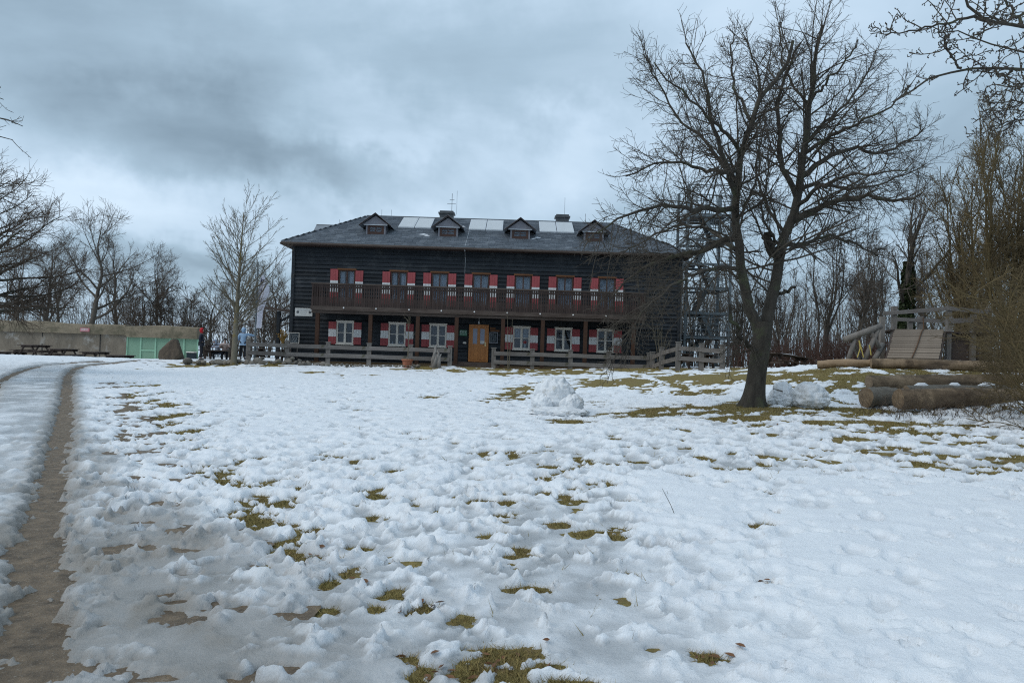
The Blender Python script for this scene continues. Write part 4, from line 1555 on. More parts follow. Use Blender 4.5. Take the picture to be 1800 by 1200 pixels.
Dz = 41.5
fence('weathered rail fence left of the door, in front of the stones', [(at(437, 41.2), 41.2, .02)] + [(at(p, Dz), Dz, 0) for p in (505, 577, 649, 722, 791)], 1.83, 1.60, 1.17)
fence('weathered rail fence between the door and the terrace corner', [(at(p, Dz), Dz, 0) for p in (868, 936, 1003, 1070, 1141)], 1.80, 1.55, 1.10)
fence('weathered rail fence climbing from the terrace corner to the steel tower', [(at(1147, 41.0), 41.0, .02), (at(1163, 39.3), 39.3, .25), (at(1192, 37.6), 37.6, .50), (at(1233, 37.3), 37.3, .46), (at(1270, 37.0), 37.0, .42)], 1.82, 1.56, 1.10)

# stones along the terrace edge


def stone_mesh(m, c, r, seed, sq=(1, 1, .75)):
    rn = random.Random(seed)
    bm = bmesh.new()
    bmesh.ops.create_icosphere(bm, subdivisions=2, radius=1)
    ph = [Vector((rn.gauss(0, 1), rn.gauss(0, 1), rn.gauss(0, 1))).normalized() for _ in range(7)]
    dd = [rn.uniform(.42, .8) for _ in range(7)]
    vs = []
    for v in bm.verts:
        p = v.co.copy()
        for n, k in zip(ph, dd):
            e = p.dot(n) - k
            if e > 0:
                p -= n * e * .9
        vs.append(Vector((p.x * sq[0], p.y * sq[1], p.z * sq[2])) * r + Vector(c))
    fs = [tuple(v.index for v in f.verts) for f in bm.faces]
    bm.free()
    m.add(vs, fs)
    return m


st = thing('stone_edging', 'row of rough field stones edging the terrace below the fence', 'stones', (at(520, 41), 41.0, .8))
x = at(338, 41.0)
k = 0
while x < at(740, 41.0):
    r = rr.uniform(.09, .23) * (1.0 if x < -11 else .75 if x < -9 else .5)
    y = 40.45 + rr.uniform(-.22, .18)
    stone_mesh(MB(), (x, y, g1(x, y) + r * .35 + .08), r, k, (rr.uniform(1, 1.5), 1, rr.uniform(.7, 1))).build('stone', M_stone, st)
    if rr.random() < .45 and x < -9:
        stone_mesh(MB(), (x + .1, y + .25, g1(x, y) + r * .9 + .08), r * .8, k + 500).build('stone', M_stone, st)
    x += r * 1.7
    k += 1

# flower pot with sapling, driftwood figure
pp = P(716, 638, 40.6)
gz = g1(pp.x, 40.6) + .06
pot = thing('flower_pot', 'terracotta pot standing in the snow before the fence', 'flower pot', (pp.x, 40.6, gz))
MB().tube([(pp.x, 40.6, gz - .05), (pp.x, 40.6, gz + .30), (pp.x, 40.6, gz + .301), (pp.x, 40.6, gz + .38)], [.20, .26, .30, .30], 16).build('pot', M_terr, pot)
MB().tube([(pp.x, 40.6, gz + .381), (pp.x, 40.6, gz + .40)], [.25, .24], 12).build('soil', M_gravel, pot)
pp = P(768, 640, 40.8)
gz = g1(pp.x, 40.8)
df = thing('driftwood_stump', 'pale twisted driftwood stump standing by the fence near the door', 'stump', (pp.x, 40.8, gz))
m = MB()
for k in range(9):
    a = k * .7
    x0, x1 = pp.x + rr.uniform(-.22, .22), pp.x + rr.uniform(-.16, .14)
    h = rr.uniform(.6, 1.12) if k else 1.25
    pts = [(x0, 40.8 + .1 * math.cos(a), gz - .1), ((x0 + x1) / 2 + rr.uniform(-.07, .07), 40.8 + .12 * math.sin(a), gz + h * .45), (x1 + rr.uniform(-.05, .05), 40.8 + .06 * math.cos(a * 2), gz + h * .8), (x1 + rr.uniform(-.10, .10), 40.8, gz + h)]
    m.tube(pts, [.12, .09, .065, .02], 7)
m.build('wood', M_drift, df, smooth=True)
# dried corn bundle beside the porch
pp = P(497, 604, 43.0)
bq = thing('dried_bouquet', 'golden bundle of dried stalks hanging by the lodge corner', 'bouquet', (pp.x, 43.0, pp.z))
m = MB()
for k in range(46):
    a, t = rr.uniform(0, 6.28), rr.uniform(.05, .33)
    b = Vector((pp.x + rr.uniform(-.05, .05), 43.0 + rr.uniform(-.05, .05), pp.z))
    e = b + Vector((math.cos(a) * t, math.sin(a) * t * .6, rr.uniform(.35, .72)))
    m.tube([b, b.lerp(e, .6) + Vector((0, 0, .04)), e], [.012, .012, .012], 4)
    m.tube([e, e + Vector((rr.uniform(-.05, .05), rr.uniform(-.05, .05), rr.uniform(-.02, .08)))], [.035, .012], 5)
m.build('stalks', M_straw, bq)
MB().tube([(pp.x, 43.0, BZ - .1), (pp.x, 43.0, pp.z + .05)], .05, 6).build('stake', M_grey, bq)


# ------------------------------------------------------------------ picnic tables
def make_table(label, mt, snow_top=False):
    t = thing('picnic_table', label, 'picnic table')
    for k in range(5):
        y = -.34 + k * .17
        MB().box(-.95, .95, y - .08, y + .08, .72, .76).build('top_plank', mt, t)
    for s in (-1, 1):
        for j in range(2):
            y = s * (.62 + j * .15)
            MB().box(-.95, .95, y - .07, y + .07, .43, .47).build('bench_plank', mt, t)
    for x in (-.65, .65):
        for s in (-1, 1):
            MB().beam((x, s * .18, .718), (x, s * .62, 0), .05, .12, (1, 0, 0)).build('leg', mt, t)
        MB().box(x + .03, x + .08, -.85, .85, .33, .428).build('bench_bearer', mt, t)
        MB().box(x + .03, x + .08, -.42, .42, .62, .718).build('top_bearer', mt, t)
    return t


# row along the concrete wall; the first is the prototype
specs = [(62, 606, 45.0, 1.55, 'dark picnic table at the far end of the wall, outermost of the row'),
         (112, 613, 44.6, 1.6, 'dark picnic table by the concrete wall, second in the row'),
         (168, 618, 44.2, 1.6, 'dark picnic table by the concrete wall, middle of the row'),
         (212, 624, 43.8, 1.6, 'dark picnic table by the concrete wall, next to the green panels'),
         (258, 632, 43.4, 1.65, 'low dark picnic table in front of the green panels, nearest the boulder'),
         (388, 606, 43.4, .12, 'brown picnic table by the young tree where people gather'),
         (478, 613, 42.9, .05, 'picnic table behind the fence at the porch corner'),
         (1383, 624, 33.6, .35, 'dark tilted picnic table beside the big tree trunk, snow on top'),
         (20, 618, 45.2, 1.5, 'dark picnic table cut off at the picture edge by the wall'),
         (1225, 622, 40.5, .2, 'picnic table behind the upper fence under the steel tower')]
proto = None
for px, py, D, rz, lab in specs:
    q = P(px, py, D)
    z = q.z - .76
    if proto is None:
        proto = make_table(lab, M_table)
        t = proto
    else:
        t = copy_tree(proto)
    t.location = (q.x, D, z)
    t.rotation_euler = (0, 0, rz)
    WL[t.name] = Vector((q.x, D, z))
    t['label'] = lab
    t['group'] = 'picnic tables round the lodge'
    if px == 1383:
        t.rotation_euler = (0, .10, rz)
        m = MB()
        m.tube([(-.8, 0, .775), (0, 0, .79), (.7, 0, .775)], [.03, .05, .02], 8)
        v2 = [(a * .95, b * 7, .762 + (c - .77) * .6) for a, b, c in m.v]
        m.v = v2
        so = bpy.data.objects.new('snow_cover', None)
        bpy.data.objects.remove(so)
        o = m.build('snow_cover', M_snow, None, smooth=True)
        o.parent = t
        lo = np.array(m.v)
        o.location = ((lo[:, 0].min() + lo[:, 0].max()) / 2, (lo[:, 1].min() + lo[:, 1].max()) / 2, lo[:, 2].min())

# ------------------------------------------------------------------ concrete wall with green panels
cw = thing('concrete_wall', 'low weathered concrete wall with green panels at its end', 'wall', (-27, 50, .3))
xa, xb = -44.0, P(348, 600, 50).x
xg = P(222, 610, 50).x
m = MB()
gxn, gzn = 130, 14
wxs, wzs = np.linspace(xa, xg, gxn), np.linspace(-.4, 1.95, gzn)
WXg, WZg = np.meshgrid(wxs, wzs)
WYg = 50.0 + .05 * fbm(WXg * .5, WZg * .9, 3, 121) + .035 * fbm(WXg * 2.2, WZg * 2.2, 3, 123)
WVs = np.stack([WXg, WYg, WZg], -1).reshape(-1, 3)
np_mesh('wall_body', WVs, grid_quads(gzn, gxn), M_conc, cw, origin=(xa, 50, -.4))
m.box(xa, xg, 50.12, 50.5, -.4, 1.95)
m.build('wall_core', M_conc, cw)
segs = [(-44, -36.2), (-36.19, -29.35), (-29.34, -24.0), (-23.99, xb)]
for i, (a, b) in enumerate(segs):
    m = MB()
    zt0 = 2.52 + .10 * sstep(-34, -26, np.array(a)) - .05 * (i == 3)
    zt1 = 2.52 + .10 * sstep(-34, -26, np.array(b)) - .12 * (i == 3)
    n = 40
    vs, fs = [], []
    for k in range(n + 1):
        x = a + (b - a) * k / n
        zt = zt0 + (zt1 - zt0) * k / n + rr.uniform(-.02, .02) + .07 * math.sin(x * .55) + .03 * math.sin(x * 1.7 + 1)
        zb = 1.955 - (.12 if x > xg else 0)
        vs += [(x, 49.84, zb), (x, 49.84, zt - .05), (x, 49.90, zt), (x, 50.6, zt + .03), (x, 50.6, zb)]
    for k in range(n):
        for j in range(5):
            j2 = (j + 1) % 5
            fs.append((k * 5 + j, k * 5 + j2, k * 5 + 5 + j2, k * 5 + 5 + j))
    fs += [(0, 4, 3, 2, 1), tuple(n * 5 + j for j in range(5))]
    m.add(vs, fs)
    m.build('coping_slab', M_concd, cw)
m = MB()
for x in (-29.2, -25.6):
    m.box(x - .025, x + .025, 49.985, 50.0 - .001, .0, 1.94)
m.build('joint', M_core, cw)
# green panels with battens
gxs = [xg + .02, P(247, 610, 50).x, P(273, 610, 50).x, P(298, 610, 50).x, P(323, 610, 50).x, xb - .02]
for a, b in zip(gxs[:-1], gxs[1:]):
    MB().box(a + .01, b - .01, 50.05, 50.12, .1, 1.84).build('green_panel', M_green, cw)
for x in gxs:
    MB().box(x - .05, x + .05, 50.0, 50.045, .1, 1.835).build('batten', M_greenp, cw)
MB().box(gxs[1] + .05, gxs[2] - .05, 50.005, 50.044, 1.0, 1.09).build('batten', M_greenp, cw)
q0, q1 = P(141, 576, 49.8), P(157, 583, 49.8)
ps = thing('warning_sign', 'small pink-red sign fixed high on the concrete wall', 'sign', (q0.x / 2 + q1.x / 2, 49.8, q1.z))
MB().box(q0.x, q1.x, 49.79, 49.835, q1.z, q0.z).build('plate', M_signp, ps)
m = MB()
for k in range(2):
    a = q0.x + .05
    while a < q1.x - .08:
        b = rr.uniform(.02, .06)
        m.box(a, a + b, 49.785, 49.789, q1.z + .06 + k * .09, q1.z + .10 + k * .09)
        a += b + .02
m.build('lettering', M_signw, ps)
q0, q1 = P(328, 616, 49.4), P(340, 628, 49.4)
ic = thing('notice_box', 'small dark box with pale top before the green panels', 'box', (q0.x / 2 + q1.x / 2, 49.6, q1.z))
MB().box(q0.x, q1.x, 49.4, 49.9, q1.z - .4, q0.z - .12).build('case', M_board, ic)
MB().box(q0.x - .02, q1.x + .02, 49.36, 49.92, q0.z - .119, q0.z - .06).build('lid', M_cream, ic)

# boulder
q = P(298, 636, 42.2)
bo = MB()
bm = bmesh.new()
bmesh.ops.create_icosphere(bm, subdivisions=4, radius=1)
rn = random.Random(3)
ph = [(Vector((rn.gauss(0, 1), rn.gauss(0, .6), rn.gauss(0, .8))).normalized(), rn.uniform(.62, .92)) for _ in range(14)]
vs = []
for v in bm.verts:
    p = v.co.copy()
    for n, k in ph:
        e = p.dot(n) - k
        if e > 0:
            p -= n * e * .85
    tz = (p.z + 1) / 2
    sx = .86 * (1 - .72 * max(tz - .2, 0) ** 1.1)
    p = Vector((p.x * sx + .22 * tz, p.y * .55, p.z * .72 + .45))
    p += Vector((rn.uniform(-1, 1), rn.uniform(-1, 1), rn.uniform(-1, 1))) * .012
    vs.append(p + Vector((q.x, 42.2, g1(q.x, 42.2))))
bo.add(vs, [tuple(v.index for v in f.verts) for f in bm.faces])
bm.free()
tag(bo.build('boulder', M_rock), 'big brown upright boulder in front of the green panels', 'boulder')

# ------------------------------------------------------------------ flag
q = P(447, 626, 41.8)
qt = P(456, 463, 41.8)
fl = thing('flagpole', 'grey metal flagpole at the end of the terrace fence', 'flagpole', (q.x, 41.8, g1(q.x, 41.8)))
MB().tube([(q.x + .02, 41.8, g1(q.x, 41.8) - .1), (q.x + .02, 41.8, 3.0), (q.x + .02, 41.8, qt.z)], [.06, .05, .035], 8).build('pole', M_galv, fl)
MB().tube([(q.x + .02, 41.8, qt.z), (q.x + .02, 41.8, qt.z + .06)], [.05, .03], 8).build('finial', M_galv, fl)
fx, ft, fb = q.x + .08, P(459, 487, 41.8).z, P(452, 577, 41.8).z
rows_ = [(0, .14, .24), (.10, .06, .40), (.25, .02, .58), (.36, .0, .62), (.48, .0, .50), (.65, .0, .36), (.85, .0, .34), (1, .0, .34)]
n = 40
vs, fs = [], []
nw_ = 10
for i in range(n + 1):
    t = i / n
    l = np.interp(t, [r[0] for r in rows_], [r[1] for r in rows_])
    rgt = np.interp(t, [r[0] for r in rows_], [r[2] for r in rows_])
    for k in range(nw_ + 1):
        u = k / nw_
        vs.append((fx + l + (rgt - l) * u - .10 * t, 41.8 + .07 * math.sin(u * 7 + t * 3) * (1 - .3 * t) + .03 * math.sin(t * 9), ft + (fb - ft) * t + (.12 * u if t < .3 else 0)))
for i in range(n):
    for k in range(nw_):
        a = i * (nw_ + 1) + k
        fs.append((a, a + 1, a + nw_ + 2, a + nw_ + 1))
fg = thing('banner', 'pale lilac banner hanging limp on the flagpole', 'flag', (fx, 41.8, fb))
m = MB()
m.add(vs, fs)
fo = m.build('cloth', M_flag, fg, smooth=True)
so = fo.modifiers.new('thick', 'SOLIDIFY')
so.thickness = .008
m = MB()


def fpt(t, u):
    i, k = int(round(t * n)), int(round(u * nw_))
    v = Vector(vs[i * (nw_ + 1) + k])
    return v + Vector((0, -.022, 0))


for t, u in ((.05, .3), (.07, .6), (.09, .4)):
    m.tube([fpt(t, u), fpt(t + .03, u + .1), fpt(t + .06, u - .1)], .035, 5)
m.build('emblem', M_navy, fg)
m = MB()
rn = random.Random(6)
for k in range(9):
    t = .24 + k * .033
    a = .22 - k * .008
    m.tube([fpt(t, a), fpt(t + .012, a + .13), fpt(t + .028, a + rn.choice((0, .12)))], .012, 4)
m.tube([fpt(.20, .35), fpt(.18, .7), fpt(.14, 1.0)], .014, 4)
m.build('lettering', M_navy, fg)

# ------------------------------------------------------------------ steel tower
TX0, TX1, TY0, TY1 = 10.0, 12.55, 46.6, 49.4
tw = thing('stair_tower', 'galvanised steel stair tower rising behind the right end of the lodge', 'tower', (11.3, 48, 1.0))
TOPZ = 11.7
for x in (TX0, TX1):
    for y in (TY0, TY1):
        MB().box(x - .075, x + .075, y - .075, y + .075, .7, TOPZ).build('post', M_galv, tw)
levels = [2.95 + 1.42 * k for k in range(6)]
for k, z in enumerate(levels):
    side = k % 2            # landing on the right for even, on the left for odd
    x0, x1 = (TX1 - .95, TX1) if side == 0 else (TX0, TX0 + .95)
    m = MB()
    m.box(TX0, TX1, TY0 - .04, TY0 + .04, z - .20, z - .05)
    m.box(TX0, TX1, TY1 - .04, TY1 + .04, z - .20, z - .05)
    m.box(TX0 - .04, TX0 + .04, TY0 + .041, TY1 - .041, z - .19, z - .06)
    m.box(TX1 - .04, TX1 + .04, TY0 + .041, TY1 - .041, z - .19, z - .06)
    m.build('ring_beam', M_galv, tw)
    if k == 0 or k == 5:
        x0, x1 = TX0, TX1
    m = MB()
    yy = TY0 + .06
    while yy < TY1 - .06:
        m.box(x0 + .05, x1 - .05, yy, yy + .05, z - .045, z)
        yy += .09
    m.build('landing', M_galvd, tw)
    # railing round the landing
    m = MB()
    for h in (.35, .7, 1.05):
        m.tube([(x0, TY0 - .05, z + h), (x1, TY0 - .05, z + h)], .022, 5)
        m.tube([(x0, TY1 + .05, z + h), (x1, TY1 + .05, z + h)], .022, 5)
        xe = x1 + .05 if side == 0 else x0 - .05
        m.tube([(xe, TY0, z + h), (xe, TY1, z + h)], .022, 5)
    xx = x0
    while xx <= x1 + .01:
        m.tube([(xx, TY0 - .05, z - .1), (xx, TY0 - .05, z + 1.05)], .016, 4)
        m.tube([(xx, TY1 + .05, z - .1), (xx, TY1 + .05, z + 1.05)], .016, 4)
        xx += .24
    m.build('railing', M_galv, tw)
# flights between the landings
def flight(xa, xb, y0, y1, za, zb):
    n = 8
    m = MB()
    for i in range(1, n):
        t = i / n
        x = xa + (xb - xa) * t
        z = za + (zb - za) * t
        m.box(x - .13, x + .13, y0, y1, z - .03, z)
    m.build('stair_tread', M_galvd, tw)['kind'] = 'stuff'
    for y in (y0 - .03, y1 + .03):
        MB().beam((xa, y, za - .06), (xb, y, zb - .06), .04, .20).build('stringer', M_galv, tw)
        m = MB()
        m.tube([(xa, y, za + 1.0), (xb, y, zb + 1.0)], .022, 5)
        m.tube([(xa, y, za + .55), (xb, y, zb + .55)], .016, 5)
        for t in (.15, .5, .85):
            x, z = xa + (xb - xa) * t, za + (zb - za) * t
            m.tube([(x, y, z), (x, y, z + 1.0)], .016, 4)
        m.build('handrail', M_galv, tw)


flight(TX0 - .2, TX1 - .95, TY1 - 1.15, TY1 - .15, 1.0, levels[0])
for k in range(5):
    xa, xb = (TX1 - .95, TX0 + .95)
    y0, y1 = (TY0 + .12, TY0 + 1.1) if k % 2 == 0 else (TY1 - 1.1, TY1 - .12)
    if k % 2:
        xa, xb = xb, xa
    flight(xa, xb, y0, y1, levels[k], levels[k + 1])
m = MB()
for (a, b) in (((TX0, TY0), (TX1, TY0)), ((TX0, TY1), (TX1, TY1))):
    m.beam((a[0], a[1] - .09, 1.1), (b[0], b[1] - .09, 2.7), .015, .05, (0, 1, 0))
    m.beam((a[0], a[1] - .11, 2.7), (b[0], b[1] - .11, 1.1), .015, .05, (0, 1, 0))
    for k in (1, 3):
        m.beam((a[0], a[1] - .09, levels[k]), (b[0], b[1] - .09, levels[k + 1]), .015, .05, (0, 1, 0))
m.build('brace', M_galv, tw)
m = MB()
for x in (TX0 + .35, TX0 + 1.25, TX0 + 2.1):
    pts = [(x + .38 * math.cos(a), TY0 - .05, levels[5] + .75 + .75 * math.sin(a)) for a in np.linspace(math.pi, 0, 9)]
    m.tube([(x - .38, TY0 - .05, levels[5])] + pts + [(x + .38, TY0 - .05, levels[5])], .028, 5)
m.tube([(TX0, TY0, TOPZ), (TX1, TY0, TOPZ), (TX1, TY1, TOPZ), (TX0, TY1, TOPZ), (TX0, TY0, TOPZ)], .03, 5)
m.build('top_hoops', M_galv, tw)

# ------------------------------------------------------------------ logs


def log(name, a, b, r, label, material, group, seed, flare=0.0, snow=False):
    rn = random.Random(seed)
    a, b = Vector(a), Vector(b)
    t = thing(name, label, 'log', ((a.x + b.x) / 2, (a.y + b.y) / 2, min(a.z, b.z) - r), group)
    n = 60
    sd_ = 24
    d = (b - a)
    ax = d.normalized()
    s = ax.cross(Vector((0, 0, 1))).normalized()
    u = s.cross(ax)
    vs, fs = [], []
    ph = [rn.uniform(0, 6.28) for _ in range(6)]
    for i in range(n + 1):
        tt = i / n
        c = a + d * tt + s * .02 * math.sin(tt * 5 + ph[0]) + u * .015 * math.sin(tt * 7 + ph[1])
        for k in range(sd_):
            an = 2 * math.pi * k / sd_
            rad = r * (1 + flare * (1 - tt) ** 3 + .04 * math.sin(2 * an + ph[2] + tt * 2) + .025 * math.sin(5 * an + ph[3] + tt * 9) + rn.uniform(-.035, .035) + .05 * (math.sin(an * 3 + tt * 23 + ph[0]) * math.sin(tt * 17 + ph[2])) + .06 * math.sin(tt * 11 + an + ph[5]) * math.sin(tt * 5 + ph[1]) - .06 * tt)
            rad *= 1 + .05 * math.exp(-((tt - .3) / .02) ** 2) * (math.sin(an + ph[4]) > .5)
            vs.append(c + (s * math.cos(an) + u * math.sin(an)) * rad)
    for i in range(n):
        for k in range(sd_):
            k2 = (k + 1) % sd_
            fs.append((i * sd_ + k, i * sd_ + k2, (i + 1) * sd_ + k2, (i + 1) * sd_ + k))
    m = MB()
    m.add(vs, fs)
    m.build('bark', material, t, smooth=True)
    for e, (c0, sg_) in enumerate(((a, -1), (b, 1))):
        m = MB()
        ring = vs[:sd_] if e == 0 else vs[-sd_:]
        rin = [c0 + (Vector(p) - c0) * .55 + ax * sg_ * .012 for p in ring]
        m.add(list(ring) + rin + [c0 + ax * sg_ * .004], [(k, (k + 1) % sd_, sd_ + (k + 1) % sd_, sd_ + k) for k in range(sd_)] + [(sd_ + k, sd_ + (k + 1) % sd_, 2 * sd_) for k in range(sd_)])
        m.build('cut_end', M_cut, t)
    if snow:
        m = MB()
        tt = .05
        while tt < .9:
            l = rn.uniform(.04, .14)
            c0, c1 = a + d * tt + u * r * .88, a + d * (tt + l) + u * r * .88
            m.tube([c0, c0.lerp(c1, .3) + u * .02, c0.lerp(c1, .7) + u * .015, c1], [.01, .055, .06, .01], 8)
            tt += l + rn.uniform(.03, .15)
        m.build('snow_ridge', M_snow, t, smooth=True)
    return t


LG = 'felled logs beside the play area'
pa, pb = P(1578, 701, 16.9), P(1860, 697, 17.7)
log('felled_log', pa, pb, .205, 'thick brown log at the front of the pile, pale cut end showing', M_log, LG, 1)
pa, pb = P(1522, 698, 17.5), P(1640, 697, 18.1)
log('felled_log', pa, pb, .205, 'short grey stub of log poking out left of the pile', M_loggrey, LG, 2, flare=.08)
pa, pb = P(1526, 671, 18.7), P(1860, 670, 19.2)
log('felled_log', pa, pb, .165, 'long peeled log lying on top of the pile', M_log, LG, 3)
pa, pb = P(1592, 687, 17.75), P(1850, 685, 18.2)
log('felled_log', pa, pb, .12, 'thin grey log with snow on it wedged in the pile', M_loggrey, LG, 4, snow=True)
pa, pb = P(1437, 640, 25.0), P(1529, 637.5, 24.5)
log('felled_log', pa, pb, .125, 'pale peeled log along the top of the mound, left of the ramp foot', M_logpale, LG, 5)
pa, pb = P(1531, 638, 24.3), P(1800, 645, 23.5)
log('felled_log', pa, pb, .15, 'mossy log along the top of the mound below the ramp', M_log, LG, 6)

# ------------------------------------------------------------------ play ramp
pl_ = thing('play_ramp', 'wooden playground platform with plank ramp and climbing rope', 'play structure', P(1640, 640, 30))
b0, b1 = P(1560, 629, 28.6), P(1651, 630, 28.6)
t0, t1 = P(1574, 578, 30.6), P(1660, 579, 30.6)
n = 15
for i in range(n):
    f0, f1 = i / n + .004, (i + 1) / n - .006

    def rp(f, s):
        a_, b_ = b0.lerp(t0, f), b1.lerp(t1, f)
        p = a_.lerp(b_, s)
        p.z += .12 * math.sin(f * math.pi) * 1.0
        return p
    q = [rp(f0, 0), rp(f0, 1), rp(f1, 1), rp(f1, 0)]
    off = Vector((0, .03, -.05))
    jj = Vector((rr.uniform(-.02, .02), 0, rr.uniform(-.006, .006)))
    m = MB()
    m.add([p + jj for p in q] + [p + jj + off for p in q], [(0, 1, 2, 3), (4, 7, 6, 5), (0, 4, 5, 1), (1, 5, 6, 2), (2, 6, 7, 3), (3, 7, 4, 0)])
    m.build('plank', M_ramp, pl_)
for s in (-.02, 1.02):
    m = MB()
    pts = [b0.lerp(t0, f).lerp(b1.lerp(t1, f), s) + Vector((0, .03, .12 * math.sin(f * math.pi) - .14)) for f in np.linspace(0, 1, 7)]
    for a_, b_ in zip(pts[:-1], pts[1:]):
        m.beam(a_, b_, .07, .16)
    m.build('side_beam', M_table, pl_)
m = MB()
pts = [rp(f, .47 + .12 * f + .02 * math.sin(f * 5)) + Vector((0, -.02, .03)) for f in np.linspace(0, 1, 10)]
m.tube(pts + [t0.lerp(t1, .6) + Vector((0, .15, .45))], .02, 6)
m.build('climbing_rope', M_rope, pl_)
zp = t0.z - .03
m = MB()
xl, xr_ = P(1556, 580, 31).x, P(1745, 580, 31).x
k = t0.y + .02
while k < 33.2:
    m.box(xl, xr_, k, k + .13, zp - .06, zp - .002)
    k += .14
m.build('deck', M_table, pl_)
for px, top, Dp in ((1572, 538, 30.75), (1551, 556, 30.3), (1618, 556, 33.2), (1668, 536, 30.75), (1711, 553, 30.75), (1738, 541, 30.75), (1600, 560, 33.2), (1735, 552, 33.2)):
    q = P(px, top, Dp)
    MB().box(q.x - .085, q.x + .085, Dp - .085, Dp + .085, g1(q.x, Dp) - .3, q.z).build('post', M_greyp, pl_)
for (a_, b_, Dq) in (((1553, 551), (1668, 542), 30.65), ((1668, 542), (1740, 549), 30.65), ((1574, 561), (1668, 565), 33.1), ((1668, 563), (1735, 560), 33.1), ((1668, 565), (1711, 563), 30.65)):
    MB().beam(P(*a_, Dq), P(*b_, Dq), .06, .15).build('rail', M_grey, pl_)
m = MB()
for k in range(8):
    z = zp - .1 - k * .17
    m.box(P(1668, 600, 30.9).x, P(1742, 600, 30.9).x, 30.86, 30.9, z - .16, z)
m.build('plank_wall', M_table, pl_)['kind'] = 'stuff'
m = MB()
a_, b_ = P(1713, 561, 30.6), P(1738, 553, 30.6)
m.add([a_, b_, P(1738, 582, 30.6), P(1713, 582, 30.6), a_ + Vector((0, .05, 0)), b_ + Vector((0, .05, 0)), P(1738, 582, 30.6) + Vector((0, .05, 0)), P(1713, 582, 30.6) + Vector((0, .05, 0))],
      [(0, 3, 2, 1), (4, 5, 6, 7), (0, 1, 5, 4), (1, 2, 6, 5), (2, 3, 7, 6), (3, 0, 4, 7)])
m.build('end_panel', M_table, pl_)

# climbing frame of crossed poles
cf = thing('pole_frame', 'leaning climbing frame of crossed grey poles beside the ramp', 'climbing frame', P(1515, 632, 29.3))
for a_, b_, r_ in (((1484, 597), (1549, 573), .12), ((1487, 632), (1503, 596), .085), ((1517, 632), (1494, 590), .08), ((1516, 630), (1544, 578), .09), ((1546, 612), (1527, 575), .08)):
    A_, B_ = P(*a_, 29.3 if a_[0] != 1517 else 30.1), P(*b_, 29.3)
    if a_[1] > 620:
        A_.z = g1(A_.x, A_.y) - .1
    MB().tube([A_, A_.lerp(B_, .5), B_], [r_, r_ * .97, r_ * .9], 10).build('pole', M_greyp, cf, smooth=True)
A_, B_ = P(1538, 630, 29.1), P(1552, 606, 29.8)
MB().tube([A_, B_], .1, 10).build('pole', M_greyp, cf, smooth=True)
for a_, b_, c_ in (((1510, 598), (1507, 628), (1512, 612)), ((1510, 598), (1518, 628), (1514, 612)), ((1528, 606), (1531, 624), (1530, 615))):
    MB().tube([P(*a_, 29.2), P(*c_, 29.2), P(*b_, 29.2)], .022, 5).build('strap', M_strap, cf)

# ------------------------------------------------------------------ snow lumps


def clump(name, label, parts, seed):
    """rolled snow lump: overlapping noisy balls remeshed into one"""
    bm = bmesh.new()
    rn = random.Random(seed)
    for (c, r, sq) in parts:
        res = bmesh.ops.create_icosphere(bm, subdivisions=5, radius=1)
        cuts = [(Vector((rn.gauss(0, 1), rn.gauss(0, 1), rn.gauss(0, 1))).normalized(), rn.uniform(.80, .98)) for _ in range(12)]
        vv = res['verts']
        co = np.array([v.co[:] for v in vv])
        for nrm, k in cuts:
            nv = np.array(nrm[:])
            e = np.maximum(co @ nv - k, 0)
            co -= e[:, None] * nv[None] * .8
        def f3(k, o, sd3):
            return (fbm(co[:, 0] * k, co[:, 1] * k, o, sd3) + fbm(co[:, 1] * k + 5, co[:, 2] * k, o, sd3 + 11) + fbm(co[:, 2] * k + 9, co[:, 0] * k, o, sd3 + 23)) / 1.8
        co *= (1 + .26 * f3(1.8, 3, seed) + .13 * f3(5, 3, seed + 3) + .07 * np.abs(f3(11, 3, seed + 9)))[:, None]
        for v, p in zip(vv, co):
            v.co = Vector((p[0] * r * sq[0], p[1] * r * sq[1], p[2] * r * sq[2])) + Vector(c)
    me = bpy.data.meshes.new(name)
    bm.to_mesh(me)
    bm.free()
    c0 = parts[0][0]
    org = Vector((c0[0], c0[1], g1(c0[0], c0[1])))
    me.transform(Matrix.Translation(-org))
    me.materials.append(M_clump)
    me.polygons.foreach_set('use_smooth', [True] * len(me.polygons))
    o = bpy.data.objects.new(name, me)
    link(o, None, org)
    tag(o, label, 'snow lump', 'rolled snow lumps on the meadow')
    return o


D_ = 17.0
q1_, q2_, q3_ = P(978, 681, D_), P(995, 702, D_ - .3), P(957, 700, D_ - .1)
clump('snow_lump', 'tall pile of old rolled snow standing alone in mid-meadow',
      [(P(976, 695, D_), .44, (.98, .85, .90)), (P(1002, 709, D_ - .25), .27, (1.0, .9, .8)), (P(955, 708, D_ - .2), .24, (1.0, .9, .9)), (P(982, 724, D_ - .5), .28, (2.1, 1.2, .38))], 15)
clump('snow_lump', 'rounded grey snow lump right of the big tree trunk, larger of the two', [(P(1423, 697, 17.2), .36, (1, .9, .92)), (P(1436, 703, 17.1), .25, (1, 1, .9))], 22)
clump('snow_lump', 'smaller snow lump with a stick in it, close to the tree trunk', [(P(1374, 694, 17.5), .26, (.95, .9, 1.1)), (P(1380, 702, 17.4), .20, (1.1, 1, .9)), (P(1362, 702, 17.5), .16, (1.1, 1, 1))], 32)
clump('snow_lump', 'low snow heap below the young tree and the stones', [(P(428, 647, 39.5), .34, (1.2, .8, .55)), (P(420, 650, 39.3), .3, (1.3, .9, .35))], 42)
A_, B_ = P(1359, 683, 17.1), P(1376, 688, 17.05)
